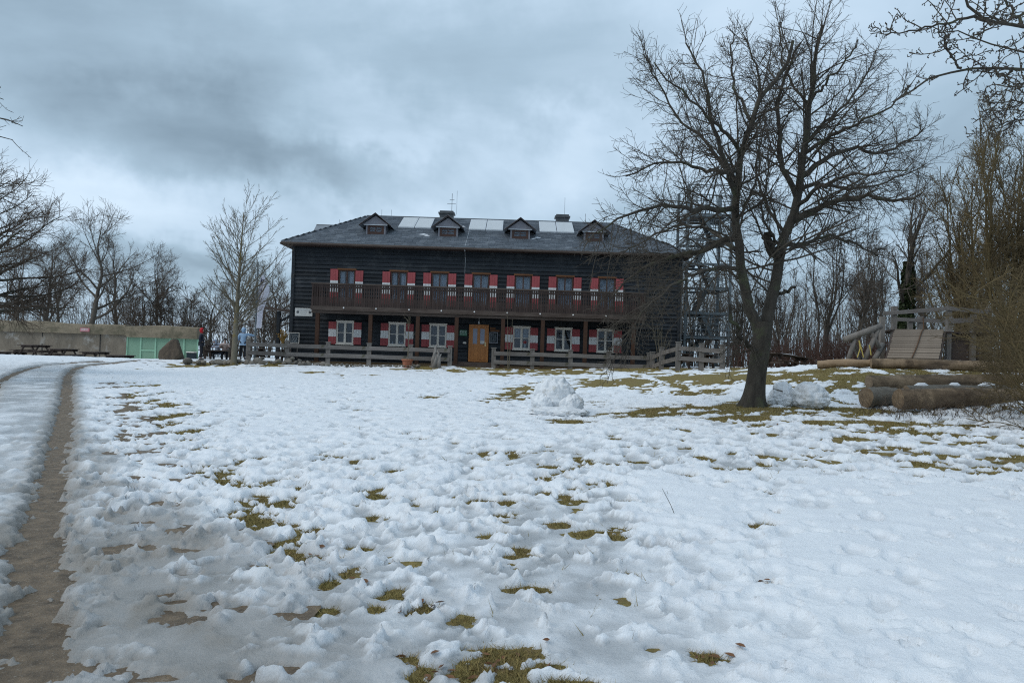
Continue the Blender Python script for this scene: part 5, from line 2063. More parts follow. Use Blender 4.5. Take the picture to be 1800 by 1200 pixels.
MBs = MB().tube([A_ + Vector((0, 0, .12)), A_, A_.lerp(B_, .5), B_], [.006, .009, .012, .016], 6)
tag(MBs.build('stick', M_twig), 'dark stick poked into the smaller snow lump', 'stick')

# ------------------------------------------------------------------ trees


def tubes(Pn, Rn, sides):
    """Pn (N,n,3) Rn (N,n) -> verts, quads"""
    N_, n_, _ = Pn.shape
    T = np.gradient(Pn, axis=1)
    T /= np.linalg.norm(T, axis=2, keepdims=True) + 1e-9
    mean = T.mean(1)
    ref = np.where((np.abs(mean[:, 2:3]) > .8), np.array([[1., 0, 0]]), np.array([[0, 0, 1.]]))[:, None, :]
    s = np.cross(T, ref)
    s /= np.linalg.norm(s, axis=2, keepdims=True) + 1e-9
    u = np.cross(s, T)
    a = np.arange(sides) * 2 * np.pi / sides
    V = Pn[:, :, None, :] + (s[:, :, None, :] * np.cos(a)[None, None, :, None] + u[:, :, None, :] * np.sin(a)[None, None, :, None]) * Rn[:, :, None, None]
    base = (np.arange(N_) * n_ * sides)[:, None, None] + (np.arange(n_ - 1) * sides)[None, :, None]
    k = np.arange(sides)[None, None, :]
    k2 = (np.arange(sides) + 1) % sides
    k2 = k2[None, None, :]
    Q = np.stack([base + k, base + k2, base + sides + k2, base + sides + k], -1).reshape(-1, 4)
    return V.reshape(-1, 3), Q


class Geo:
    def __init__(self):
        self.V, self.Q, self.n = [], [], 0

    def add(self, P_, R_, sides):
        v, q = tubes(P_, R_, sides)
        self.V.append(v)
        self.Q.append(q + self.n)
        self.n += len(v)

    def build(self, name, material, parent=None, origin=(0, 0, 0)):
        return np_mesh(name, np.concatenate(self.V), np.concatenate(self.Q), material, parent, origin=origin)


def norm(v):
    return v / (np.linalg.norm(v, axis=-1, keepdims=True) + 1e-9)


def spawn(r, Pp, Rp, k, t0, t1, ang, angsd, lr, nseg, wig, up, rmul, rmin, taper=.25, labs=None, out=None, flat=0.0, pw=1.0, dens=True):
    """children of a set of parent polylines"""
    N_, n_, _ = Pp.shape
    seg = np.linalg.norm(np.diff(Pp, axis=1), axis=2)
    Lp = seg.sum(1)
    t = t0 + (t1 - t0) * ((np.arange(k)[None, :] + r.rand(N_, k)) / k) ** pw
    f = t * (n_ - 1)
    i = np.clip(f.astype(int), 0, n_ - 2)
    fr = (f - i)[..., None]
    ar = np.arange(N_)[:, None]
    A, B = Pp[ar, i], Pp[ar, i + 1]
    pos = A + (B - A) * fr
    T = norm(B - A)
    rad = Rp[ar, i] * (1 - fr[..., 0]) + Rp[ar, i + 1] * fr[..., 0]
    rv = r.normal(size=pos.shape)
    if flat:
        rv[..., 2] *= 1 - flat
    pe = norm(rv - (rv * T).sum(-1, keepdims=True) * T)
    a = np.radians(ang + r.normal(size=t.shape) * angsd)[..., None]
    dr_ = norm(np.cos(a) * T + np.sin(a) * pe)
    if labs is None:
        L_ = Lp[:, None] * lr * (1 - .55 * t) * r.uniform(.55, 1.2, t.shape)
    else:
        L_ = labs * r.uniform(.5, 1.25, t.shape) * (1 - .3 * t)
    kp = np.ones(t.shape, bool)
    if dens and N_ > 3:
        kp = r.rand(*t.shape) < np.clip(Lp / np.percentile(Lp, 80), .12, 1)[:, None]
    pos, dr_, L_, rad = pos[kp], dr_[kp], L_[kp], rad[kp]
    R0_ = np.clip(np.minimum(rad.reshape(-1) * rmul, L_ * .03 + .003), rmin, None)
    pts = [pos]
    for s in range(nseg):
        dr_ = norm(dr_ + r.normal(size=dr_.shape) * wig + np.array([0, 0, up]))
        pos = pos + dr_ * (L_ / nseg)[:, None]
        pts.append(pos)
    Pc = np.stack(pts, 1)
    tp = np.linspace(1, taper, nseg + 1)
    Rc = np.maximum(R0_[:, None] * tp[None], rmin * .7)
    return Pc, Rc


def poly3(pts, n):
    return resample([Vector(p) for p in pts], n)


# --- the big fruit tree
r = np.random.RandomState(21)
TD = 17.0
base = P(1325, 706, TD)
base.z = g1(base.x, TD)
big = thing('fruit_tree', 'big gnarled bare fruit tree with two stems in front of the lodge', 'tree', base)


def pc(px, py, dd=0.0):
    q = P(px, py, TD + dd)
    return (q.x, q.y, q.z)


limbs = []      # (points, r0, r1)
limbs.append(([(base.x - .02, TD, base.z - .15), pc(1326, 690), pc(1330, 655), pc(1335, 625), pc(1339, 592), pc(1341, 566)], .36, .25))
limbs.append(([pc(1337, 610), pc(1332, 575), pc(1316, 528, -.1), pc(1301, 470, -.2), pc(1294, 400, -.3), pc(1298, 330, -.3), pc(1305, 275, -.35), pc(1315, 220, -.4), pc(1342, 170, -.5), pc(1380, 120, -.6), pc(1394, 72, -.6)], .150, .03))
limbs.append(([pc(1342, 610), pc(1349, 565, .1), pc(1360, 505, .2), pc(1370, 450, .3), pc(1388, 395, .3), pc(1403, 340, .4), pc(1412, 280, .5), pc(1421, 210, .5), pc(1428, 130, .6), pc(1436, 85, .7), pc(1446, 45, .7)], .168, .03))
NSTEM = len(limbs)
limbs.append(([pc(1368, 452, .3), pc(1350, 425, .1), pc(1350, 408, 0)], .13, .09))                # cut stub
limbs.append(([pc(1334, 618), pc(1318, 608, -.4), pc(1300, 590, -.7), pc(1287, 565, -.9), pc(1283, 535, -1.0)], .085, .03))    # low left branch
limbs.append(([pc(1400, 345, .4), pc(1378, 290, .2), pc(1368, 235, .1), pc(1370, 170, 0), pc(1388, 115, 0), pc(1408, 75, 0)], .10, .02))
limbs.append(([pc(1393, 388, .3), pc(1425, 372, 0), pc(1470, 352, -.4), pc(1520, 345, -.7), pc(1570, 352, -.9), pc(1620, 340, -1.0)], .12, .02))
limbs.append(([pc(1408, 310, .4), pc(1440, 285, .6), pc(1490, 262, .9), pc(1545, 268, 1.1), pc(1590, 252, 1.3), pc(1625, 225, 1.4)], .10, .015))
limbs.append(([pc(1375, 430, .3), pc(1410, 430, .9), pc(1450, 415, 1.6), pc(1500, 430, 2.2), pc(1545, 452, 2.6)], .09, .015))
limbs.append(([pc(1296, 350, -.3), pc(1280, 300, -.5), pc(1262, 250, -.7), pc(1252, 190, -.8), pc(1235, 130, -.8), pc(1205, 75, -.9)], .095, .015))
limbs.append(([pc(1292, 320, -.3), pc(1262, 280, .2), pc(1230, 240, .6), pc(1190, 205, .9), pc(1130, 95, 1.2)], .07, .012))
limbs.append(([pc(1294, 370, -.3), pc(1255, 366, -.8), pc(1210, 368, -1.3), pc(1160, 362, -1.6), pc(1100, 378, -1.8), pc(1050, 410, -1.9)], .10, .015))
limbs.append(([pc(1293, 420, -.3), pc(1262, 430, -.2), pc(1215, 445, 0), pc(1165, 455, .2), pc(1115, 480, .3), pc(1070, 530, .4)], .10, .015))
limbs.append(([pc(1297, 470, -.2), pc(1268, 470, -.9), pc(1230, 478, -1.5), pc(1190, 500, -2.0), pc(1140, 540, -2.3), pc(1105, 590, -2.4)], .075, .012))
limbs.append(([pc(1296, 300, -.3), pc(1250, 300, -1.0), pc(1200, 285, -1.6), pc(1150, 290, -2.0), pc(1100, 310, -2.2)], .075, .012))
limbs.append(([pc(1302, 270, -.35), pc(1270, 225, -.9), pc(1230, 190, -1.5), pc(1185, 150, -1.8), pc(1150, 110, -2.0)], .07, .012))
limbs.append(([pc(1310, 235, -.4), pc(1330, 200, .2), pc(1335, 140, .7), pc(1322, 95, 1.0), pc(1306, 60, 1.2)], .065, .012))
limbs.append(([pc(1318, 210, -.4), pc(1295, 160, -.2), pc(1285, 110, .2), pc(1290, 60, .4)], .055, .012))
limbs.append(([pc(1416, 250, .5), pc(1450, 215, 1.1), pc(1490, 180, 1.6), pc(1522, 135, 1.9), pc(1540, 90, 2.0)], .07, .012))
limbs.append(([pc(1414, 270, .5), pc(1460, 240, 0), pc(1510, 215, -.6), pc(1560, 190, -1.0), pc(1600, 150, -1.2)], .07, .012))
limbs.append(([pc(1424, 180, .55), pc(1455, 140, .2), pc(1485, 110, -.1), pc(1508, 70, -.3)], .055, .012))
limbs.append(([pc(1424, 190, .55), pc(1395, 150, 1.0), pc(1375, 100, 1.4), pc(1370, 40, 1.6)], .055, .012))
limbs.append(([pc(1398, 365, .4), pc(1440, 330, -.5), pc(1490, 310, -1.2), pc(1540, 305, -1.8), pc(1595, 300, -2.2)], .08, .012))
limbs.append(([pc(1405, 330, .4), pc(1445, 325, 1.3), pc(1500, 330, 2.0), pc(1560, 320, 2.6), pc(1625, 290, 3.0)], .08, .012))
limbs.append(([pc(1380, 410, .3), pc(1345, 350, .8), pc(1330, 300, 1.2), pc(1340, 240, 1.5), pc(1350, 180, 1.7)], .06, .012))
limbs.append(([pc(1372, 440, .3), pc(1340, 380, -.6), pc(1345, 320, -1.2), pc(1355, 250, -1.6)], .05, .012))
limbs.append(([pc(1360, 520, .2), pc(1390, 510, .2), pc(1398, 505, .2)], .05, .03))
limbs.append(([pc(1294, 395, -.3), pc(1320, 340, -.9), pc(1335, 300, -1.3), pc(1330, 250, -1.6)], .05, .012))
limbs.append(([pc(1294, 440, -.2), pc(1240, 400, .9), pc(1190, 400, 1.5), pc(1140, 420, 1.9), pc(1090, 450, 2.1)], .07, .012))
tg = Geo()
LP, LR = [], []
for i, (pts, r0, r1) in enumerate(limbs):
    p = poly3(pts, 16)
    t = np.linspace(0, 1, 16)
    if i >= NSTEM and i not in (3, 26):
        r0 *= .68
    elif i:
        r0 *= .88
    rd = r0 + (r1 - r0) * t ** .8
    if i == 0:
        rd = .25 + .17 * np.exp(-t * 7.0) + .02 * np.exp(-((t - 1) / .3) ** 2)
        q = poly3(pts, 22)
        t = np.linspace(0, 1, 22)
        rd = .190 + .17 * np.exp(-t * 8.0) + .015 * t ** 3
        v, qd = tubes(q[None], rd[None], 18)
        # knobbly trunk with root flare
        ang = np.arctan2(v[:, 1] - TD, v[:, 0] - base.x)
        fl_ = np.exp(-(v[:, 2] - base.z) / .22)
        k = 1 + .05 * np.sin(3 * ang + v[:, 2] * 2) + .26 * fl_ * np.sin(5 * ang + 1)
        cx = np.repeat(q[:, 0], 18)
        cy = np.repeat(q[:, 1], 18)
        v[:, 0] = cx + (v[:, 0] - cx) * k
        v[:, 1] = cy + (v[:, 1] - cy) * k
        tg.V.append(v)
        tg.Q.append(qd)
        tg.n = len(v)
        continue
    p = p + np.concatenate([np.zeros((1, 3)), r.normal(size=(14, 3)) * .025, np.zeros((1, 3))])
    tg.add(p[None], rd[None], 10)
    if i not in (3, 26):
        LP.append(p)
        LR.append(rd)
tg.build('trunk', M_bark, big, origin=base)
cg = Geo()
LP, LR = np.array(LP), np.array(LR)
P2, R2 = spawn(r, LP, LR, 32, .15, 1, 58, 14, .36, 7, .085, .012, .40, .0075)
P2b, R2b = spawn(r, LP, LR, 7, .45, 1, 30, 12, .42, 7, .06, .09, .42, .010)
P2, R2 = np.concatenate([P2, P2b]), np.concatenate([R2, R2b])
R2 = np.minimum(R2, .020)
low = (P2[:, 0, 2] < 4.4) & (P2[:, 0, 0] < 5.0)
droop = np.linspace(0, 1, 8)[None, :] ** 2 * np.where(low, .45, 0)[:, None] * r.uniform(.1, 1.6, len(P2))[:, None]
P2[:, :, 2] -= droop
cg.add(P2, R2, 4)
P3, R3 = spawn(r, P2, R2, 9, .1, .97, 44, 14, .62, 4, .09, .03, .6, .0048)
cg.add(P3, R3, 3)
P4, R4 = spawn(r, P3, R3, 4, .1, 1, 48, 16, .5, 2, .16, .04, .6, .0042, labs=.20)
cg.add(P4, R4, 3)
cg.build('crown', M_twig, big, origin=base)

# --- overhanging branches of a tree outside the frame
r = np.random.RandomState(5)
OD = 7.2
ob = Vector((6.6, 7.6, g1(6.6, 7.6)))
oh = thing('overhanging_tree', 'knobbly bare branches reaching in at the upper right corner', 'tree', ob)
tg = Geo()
pts = [(ob.x, ob.y, ob.z - .1), (ob.x + .05, ob.y, 2), (ob.x - .05, ob.y - .1, 3.6), (ob.x - .2, ob.y - .2, 5.2), (ob.x - .1, ob.y - .1, 7)]
tg.add(poly3(pts, 14)[None], np.linspace(.26, .06, 14)[None], 12)


def po(px, py, dd=0):
    q = P(px, py, OD + dd)
    return (q.x, q.y, q.z)


obl = [([(ob.x, ob.y, 3.4), po(1980, 130), po(1860, 128), po(1780, 120), po(1700, 122), po(1640, 138), po(1600, 160), po(1570, 180)], .045, .008),
       ([(ob.x - .1, ob.y, 4.1), po(1960, 80, .3), po(1870, 60, .2), po(1800, 48, .2), po(1740, 38, .1), po(1700, 5, .1), po(1680, -40, 0)], .055, .012),
       ([po(1740, 38, .1), po(1705, 30), po(1660, 42), po(1610, 52), po(1565, 58), po(1530, 60)], .022, .005),
       ([(ob.x - .1, ob.y, 3.8), po(1900, 110, -.3), po(1800, 92, -.3), po(1740, 82, -.2), po(1690, 55, -.2), po(1650, 58, -.2)], .03, .006),
       ([po(1690, 120), po(1670, 95, -.1), po(1655, 65, -.2), po(1645, 50, -.2)], .016, .005),
       ([po(1780, 120), po(1770, 130, .1), po(1740, 127, .2), po(1700, 124, .2)], .014, .006),
       ([po(1800, 48, .2), po(1780, 20, .3), po(1765, -10, .3), po(1760, -50, .3)], .024, .008),
       ([po(1810, 145, -.2), po(1780, 152, -.3), po(1760, 160, -.3), po(1745, 166, -.3)], .010, .004),
       ([po(1850, 190, .4), po(1810, 205, .4), po(1770, 215, .4), po(1735, 225, .4)], .012, .004),
       ([po(1840, 170, .2), po(1805, 180, .2), po(1778, 175, .2)], .012, .005),
       ([po(1880, 20, -.4), po(1820, 15, -.4), po(1770, 35, -.4), po(1720, 22, -.5)], .02, .005)]
LP, LR = [], []
for pts, r0, r1 in obl:
    p = poly3(pts, 20)
    p[1:-1] += r.normal(size=(18, 3)) * .010
    LP.append(p)
    LR.append(.8 * (r0 + (r1 - r0) * np.linspace(0, 1, 20) ** .7))
LP, LR = np.array(LP), np.array(LR)
tg.add(LP, LR, 8)
tg.build('trunk', M_bark, oh, origin=ob)
cg = Geo()
Pa, Ra = spawn(r, LP, LR, 8, .2, 1, 55, 15, .2, 6, .22, .03, .5, .006, labs=.42, dens=False)
cg.add(Pa, Ra, 5)
Pb, Rb = spawn(r, Pa, Ra, 7, .1, 1, 60, 18, .4, 3, .35, .04, .8, .0045, labs=.085, dens=False)
Pb2, Rb2 = spawn(r, LP, LR, 11, .15, 1, 65, 18, .4, 3, .35, .04, .8, .005, labs=.075, dens=False)
Rb[:, -1] = .0055
Rb2[:, -1] = .006
cg.add(Pb, Rb, 4)
cg.add(Pb2, Rb2, 4)
Pq, Rq = spawn(r, np.concatenate([Pb, Pb2]), np.concatenate([Rb, Rb2]), 2, .4, 1, 55, 15, .4, 2, .3, .05, .9, .0045, labs=.03, dens=False)
Rq[:, -1] = .0055
cg.add(Pq, Rq, 3)
cg.build('crown', M_twig, oh, origin=ob)

# --- young tree at the terrace end
r = np.random.RandomState(3)
q = P(411, 627, 40.3)
yb = Vector((q.x, 40.3, g1(q.x, 40.3)))
yt = thing('young_tree', 'slender young bare tree with lichen-yellow trunk beside the flagpole', 'tree', yb)
H = P(420, 372, 40.3).z - yb.z
tg = Geo()
pts = [(yb.x, yb.y, yb.z - .1), (yb.x + .03, yb.y, yb.z + 1.5), (yb.x + .08, yb.y, yb.z + 3.2), (yb.x + .15, yb.y, yb.z + 5.5), (yb.x + .25, yb.y, yb.z + H)]
tp = poly3(pts, 24)
trd = np.interp(np.linspace(0, 1, 24), [0, .06, .3, .6, 1], [.20, .145, .12, .07, .012])
tg.add(tp[None], trd[None], 10)
tg.build('trunk', M_bark_pale, yt, origin=yb)
cg = Geo()
P1, R1_ = spawn(r, tp[None], trd[None], 60, .25, .97, 54, 7, .52, 9, .03, .075, .38, .011)
R1_ = np.minimum(R1_, .03)
cg.add(P1, R1_, 6)
P2, R2 = spawn(r, P1, R1_, 9, .2, .95, 32, 9, .42, 5, .05, .06, .55, .008)
cg.add(P2, R2, 4)
P3, R3 = spawn(r, P2, R2, 6, .2, .95, 34, 12, .5, 3, .08, .05, .6, .007)
cg.add(P3, R3, 3)
cg.build('crown', M_twig_pale, yt, origin=yb)


def tree_geo(seed, h, stems=1, spread=.55, k1=14, k2=9, k3=7, k4=4, lean=.05, rt=.2, up=.06, ang=48, first=.22, twr=.010, flat=0.0, tw4=.35):
    r = np.random.RandomState(seed)
    tg, cg = Geo(), Geo()
    SP, SR = [], []
    for s in range(stems):
        a = r.rand() * 6.28
        ln = lean * (1 if stems == 1 else 2.2) * r.uniform(.6, 1.4)
        pts = [(0, 0, -.2)]
        x = y = 0.0
        if stems > 1:
            x, y = .25 * math.cos(a), .25 * math.sin(a)
            pts = [(x, y, -.2)]
        for j in range(1, 7):
            z = h * r.uniform(.85, 1.0) * j / 6 if stems > 1 else h * j / 6
            x += h / 6 * ln * math.cos(a) + r.normal() * h * .018
            y += h / 6 * ln * math.sin(a) + r.normal() * h * .018
            pts.append((x, y, z))
        p = poly3(pts, 18)
        rd = rt * np.interp(np.linspace(0, 1, 18), [0, .05, .4, 1], [1.35, 1, .62, .08]) / (1 if stems == 1 else stems ** .35)
        SP.append(p)
        SR.append(rd)
    SP, SR = np.array(SP), np.array(SR)
    tg.add(SP, SR, 9)
    P1, R1 = spawn(r, SP, SR, k1, first, .98, ang, 10, spread, 9, .11, up, .6, .02, flat=flat)
    tg.add(P1, R1, 6)
    P2, R2 = spawn(r, P1, R1, k2, .2, 1, 42, 12, .52, 6, .08, up * .8, .5, .012)
    cg.add(P2, R2, 4)
    P3, R3 = spawn(r, P2, R2, k3, .08, .95, 38, 13, .85, 4, .08, up * .6, .6, twr)
    cg.add(P3, R3, 3)
    if k4:
        P4, R4 = spawn(r, P3, R3, k4, .1, .95, 40, 14, .5, 2, .12, .03, .6, twr * .8, labs=tw4 * 1.7)
        cg.add(P4, R4, 3)
    return tg, cg


def tree_proto(name, label, loc, mats, group=None, **kw):
    t = thing(name, label, 'tree', (0, 0, 0), group)
    tg, cg = tree_geo(**kw)
    tg.build('trunk', mats[0], t)
    cg.build('crown', mats[1], t)
    t.location = loc
    return t


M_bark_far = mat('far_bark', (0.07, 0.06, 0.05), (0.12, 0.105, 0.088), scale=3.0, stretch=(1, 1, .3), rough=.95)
GB = 'bare trees behind the concrete wall'
A1 = dict(h=9.5, k1=16, k2=9, k3=8, k4=3, spread=.55, rt=.24, up=.05, ang=46, twr=.010)


def place(o, px, py_top, py_base_D, h0, rot, lab, grp, wide=1.0):
    """stand a tree of unit height h0 on the ground so that its top reaches py_top"""
    D = py_base_D
    x = P(px, 560, D).x
    z = g1(x, D)
    s = (P(px, py_top, D).z - z) / h0
    o.location = (x, D, z - .05)
    o.scale = (s * wide, s * wide, s)
    o.rotation_euler = (0, 0, rot)
    o['label'] = lab
    if grp:
        o['group'] = grp
    WL[o.name] = Vector((x, D, z))
    return o


# trees behind the concrete wall
pA = tree_proto('bare_tree', 'x', (0, 0, 0), (M_bark_far, M_twig_far), GB, seed=1, **A1)
pB = tree_proto('bare_tree', 'x', (0, 0, 0), (M_bark_far, M_twig_far), GB, seed=2, h=9.5, k1=14, k2=10, k3=8, k4=3, spread=.65, rt=.26, up=.07, ang=52, first=.3, twr=.010, lean=.18)
pC = tree_proto('brown_bush_tree', 'x', (0, 0, 0), (M_bark_far, M_twig_brown), GB, seed=4, h=6.5, stems=5, k1=10, k2=8, k3=7, k4=3, spread=.6, rt=.14, up=.03, ang=55, first=.1, twr=.011)
place(pB, 158, 398, 60, 9.8, 2.6, 'tall dark bare tree leaning right behind the pink sign', GB)
place(pA, 85, 425, 62, 9.8, .4, 'bare twiggy tree behind the wall, left of the leaning tree', GB)
place(pC, 255, 470, 60, 6.8, 0, 'dense brown bushy tree behind the green panels', GB, 1.0)
rest = [(pA, 20, 440, 60, 1.7, 'bare tree rising behind the wall at the picture edge', .9),
        (pB, 120, 455, 66, .5, 'smaller bare tree behind the wall, between the two tall ones', .9),
        (pA, 205, 428, 64, 3.9, 'broad bare tree just right of the leaning tree', .8),
        (pA, 285, 452, 66, 5.0, 'round-topped bare tree above the green panels', .9),
        (pC, 320, 500, 62, 2.0, 'low brown bush tree behind the end of the green panels', 1.0),
        (pB, 360, 505, 64, 4.4, 'bare tree behind the person in the red hood', 1.0),
        (pA, 405, 490, 62, 2.2, 'bare tree standing behind the young tree', 1.0),
        (pC, 470, 490, 60, 3.6, 'brown tangled tree filling the gap beside the lodge', 1.1),
        (pB, 498, 480, 66, 1.2, 'bare tree half hidden by the left end of the lodge', 1.0)]
for o, px, top, D, rot, lab, wd in rest:
    h0 = 6.8 if o is pC else 9.8
    place(copy_tree(o), px, top, D, h0, rot, lab, GB, wd)

# tree at the left edge, trunk outside the frame
lt = tree_proto('edge_tree', 'brown bare tree reaching in from the left edge', (0, 0, 0), (M_bark, M_twig_brown), None, seed=14, h=8.0, k1=40, k2=12, k3=8, k4=3,
                spread=.52, rt=.2, up=.015, ang=68, first=.24, twr=.008, flat=.4)
place(lt, -115, 215, 24.5, 8.2, .9, 'brown bare tree reaching in from the left edge', None)
place(copy_tree(lt), -70, 300, 30, 8.2, 3.3, 'second brown bare tree at the left edge, lower and behind the first', None, 1.1)
r = np.random.RandomState(40)
sb = Vector((-9.6, 11.6, g1(-9.6, 11.6)))
sp = thing('roadside_tree', 'thin bare branch tips at the left picture edge, high above the track', 'tree', sb)
tg, cg = Geo(), Geo()
tg.add(poly3([(sb.x, sb.y, sb.z - .1), (sb.x - .1, sb.y, 2.2), (sb.x, sb.y, 4.2), (sb.x + .1, sb.y, 6.4)], 14)[None], np.linspace(.15, .03, 14)[None], 9)
ll = np.array([poly3([(sb.x + .0, sb.y, 3.9), P(-200, 190, 11.6)[:], P(-80, 200, 11.6)[:], P(0, 207, 11.6)[:], P(40, 222, 11.6)[:]], 14),
               poly3([(sb.x + .0, sb.y, 3.7), P(-180, 240, 11.7)[:], P(-60, 235, 11.7)[:], P(0, 240, 11.7)[:], P(22, 246, 11.7)[:]], 14),
               poly3([(sb.x + .0, sb.y, 4.2), P(-160, 130, 11.7)[:], P(-60, 150, 11.7)[:], P(-20, 165, 11.7)[:], P(6, 175, 11.7)[:]], 14)])
lr_ = np.repeat(np.linspace(.03, .006, 14)[None], 3, 0)
tg.add(ll, lr_, 6)
tg.build('trunk', M_bark, sp, origin=sb)
Pa, Ra = spawn(r, ll, lr_, 12, .3, 1, 40, 12, .3, 4, .12, .03, .6, .005, labs=.45)
cg.add(Pa, Ra, 4)
Pb, Rb = spawn(r, Pa, Ra, 4, .2, 1, 45, 12, .3, 2, .2, .03, .6, .004, labs=.10)
cg.add(Pb, Rb, 3)
cg.build('crown', M_twig, sp, origin=sb)

# --- ochre trees and thicket on the right
GR = 'yellowish bushes at the right edge of the meadow'
oA = tree_proto('ochre_tree', 'x', (0, 0, 0), (M_bark_ochre, M_twig_ochre), GR, seed=31, h=8.0, stems=6, k1=12, k2=9, k3=6, k4=3, spread=.42, rt=.17, up=.10, ang=34, first=.12, twr=.008, tw4=.3)
place(oA, 1795, 212, 23.5, 8.0, .3, 'tallest yellowish many-stemmed tree at the right edge, behind the platform', GR, .9)
place(copy_tree(oA), 1715, 300, 37, 8.0, 2.1, 'yellowish many-stemmed tree right behind the play platform', GR)
place(copy_tree(oA), 1870, 260, 20, 8.0, 4.0, 'yellowish tree cut off by the right picture edge', GR)
oB = tree_proto('thicket_bush', 'x', (0, 0, 0), (M_bark_ochre, M_twig_ochre), GR, seed=33, h=4.0, stems=8, k1=10, k2=7, k3=5, k4=2, spread=.55, rt=.07, up=.02, ang=58, first=.04, twr=.006, lean=.2, tw4=.22)
place(oB, 1815, 520, 15.6, 4.0, 0, 'tangled olive-brown bush at the right edge over the log ends', GR, .8)
place(copy_tree(oB), 1790, 545, 20.5, 4.0, 1.4, 'tangled bush between the log pile and the play platform', GR)
place(copy_tree(oB), 1880, 480, 14.2, 4.0, 2.9, 'tangled bush half outside the right picture edge', GR)
place(copy_tree(oB), 1840, 480, 19, 4.0, 5.0, 'tangled bush behind the log ends, under the tall yellowish tree', GR, 1.3)

# --- woods behind the play area
GW = 'bare trees of the wood behind the play area'
wA = tree_proto('woodland_tree', 'x', (0, 0, 0), (M_bark_far, M_twig_far), GW, seed=51, h=9.0, stems=4, k1=10, k2=7, k3=6, k4=2, spread=.36, rt=.17, up=.11, ang=28, first=.25, twr=.012)
place(wA, 1445, 400, 42, 9.0, .2, 'clump of upright stems in the wood right of the big tree', GW)
for px, top, D, rot, lab in [(1500, 430, 45, 1.3, 'clump of upright stems in the wood above the pole frame'),
                             (1300, 470, 52, 2.2, 'bare stems beside the foot of the steel tower'),
                             (1375, 455, 50, 3.1, 'bare stems seen through the fork of the big tree'),
                             (1640, 420, 44, 4.2, 'bare wood tree behind the left end of the platform'),
                             (1545, 410, 50, 5.1, 'tall bare wood tree left of the ivy-clad tree'),
                             (1240, 480, 58, .9, 'bare tree behind the steel tower'),
                             (1700, 400, 48, 2.7, 'bare wood tree behind the yellowish trees')]:
    place(copy_tree(wA), px, top, D, 9.0, rot, lab, GW, 1.1)
# ivy-clad tree
iv = tree_proto('ivy_tree', 'bare tree with trunk wrapped in dark ivy behind the ramp', (0, 0, 0), (M_bark_far, M_twig_far), None, seed=61, h=9.0, k1=12, k2=8, k3=7, k4=3, spread=.5, rt=.28, up=.07, ang=42, first=.35, twr=.011)
r = np.random.RandomState(62)
kk = 2600
zz = r.rand(kk) ** .8 * 5.6
aa = r.rand(kk) * 6.283
rad_ = (.30 + .28 * np.abs(fbm(aa * .8, zz * .9, 3, 63)) + .10 * r.rand(kk)) * (1.15 - zz / 9)
c_ = np.stack([np.cos(aa) * rad_ + zz * .02, np.sin(aa) * rad_, zz], -1)
sz = r.uniform(.06, .14, kk)
d1 = norm(r.normal(size=(kk, 3)))
d2 = norm(np.cross(d1, r.normal(size=(kk, 3))))
Vv = np.stack([c_ + d1 * sz[:, None], c_ + d2 * sz[:, None] * .8, c_ - d1 * sz[:, None], c_ - d2 * sz[:, None] * .8], 1).reshape(-1, 3)
ivm = np_mesh('ivy', Vv, np.arange(len(Vv)).reshape(-1, 4), M_ivy, None, smooth=False)
ivm.parent = iv
place(iv, 1592, 345, 40, 9.0, .4, 'bare tree with trunk wrapped in dark ivy behind the ramp', None)

# masses no one could count: undergrowth of thin stems


def undergrowth(name, label, xr, yr, n, h, material, seed, wr=.014, cat='undergrowth', lean=.25):
    r = np.random.RandomState(seed)
    x = r.uniform(*xr, n)
    y = r.uniform(*yr, n)
    z = G(x, y) - .1
    hh = h * r.uniform(.45, 1.15, n)
    a = r.rand(n) * 6.283
    l = r.normal(size=n) * lean
    pts = []
    for k in range(5):
        t = k / 4
        pts.append(np.stack([x + np.cos(a) * l * hh * t ** 1.4 + r.normal(size=n) * .04, y + np.sin(a) * l * hh * t ** 1.4, z + hh * t], -1))
    Pn = np.stack(pts, 1)
    Rn = wr * np.linspace(1.5, .5, 5)[None] * r.uniform(.6, 1.5, n)[:, None]
    g = Geo()
    g.add(Pn, Rn, 3)
    Pc, Rc = spawn(r, Pn, Rn, 5, .2, 1, 32, 12, .42, 3, .12, .05, .6, wr * .55)
    g.add(Pc, Rc, 3)
    Pd, Rd = spawn(r, Pc, Rc, 2, .2, 1, 38, 12, .5, 2, .12, .03, .7, wr * .5)
    g.add(Pd, Rd, 3)
    o = g.build(name, material)
    return tag(o, label, cat, kind='stuff')


undergrowth('undergrowth', 'grey-brown thin stems of the wood behind the play area', (10.5, 34), (47, 62), 800, 5.2, M_twig_far, 71, .018)
undergrowth('undergrowth', 'reddish brambles along the edge of the wood', (11.2, 21), (37.5, 43), 750, 1.5, M_twig_red, 72, .010, lean=.7)
undergrowth('undergrowth', 'dark stems of the far wood behind the concrete wall', (-52, -10), (60, 74), 1000, 4.4, M_twig_far, 73, .020)
undergrowth('undergrowth', 'low dry weeds at the foot of the log pile', (7.2, 10.6), (15.2, 16.6), 190, .5, M_twig_brown, 74, .004, lean=.5)
undergrowth('undergrowth', 'dense olive stems at the right edge of the meadow', (18.2, 27), (22, 36), 700, 3.6, M_twig_ochre, 75, .012, lean=.4)

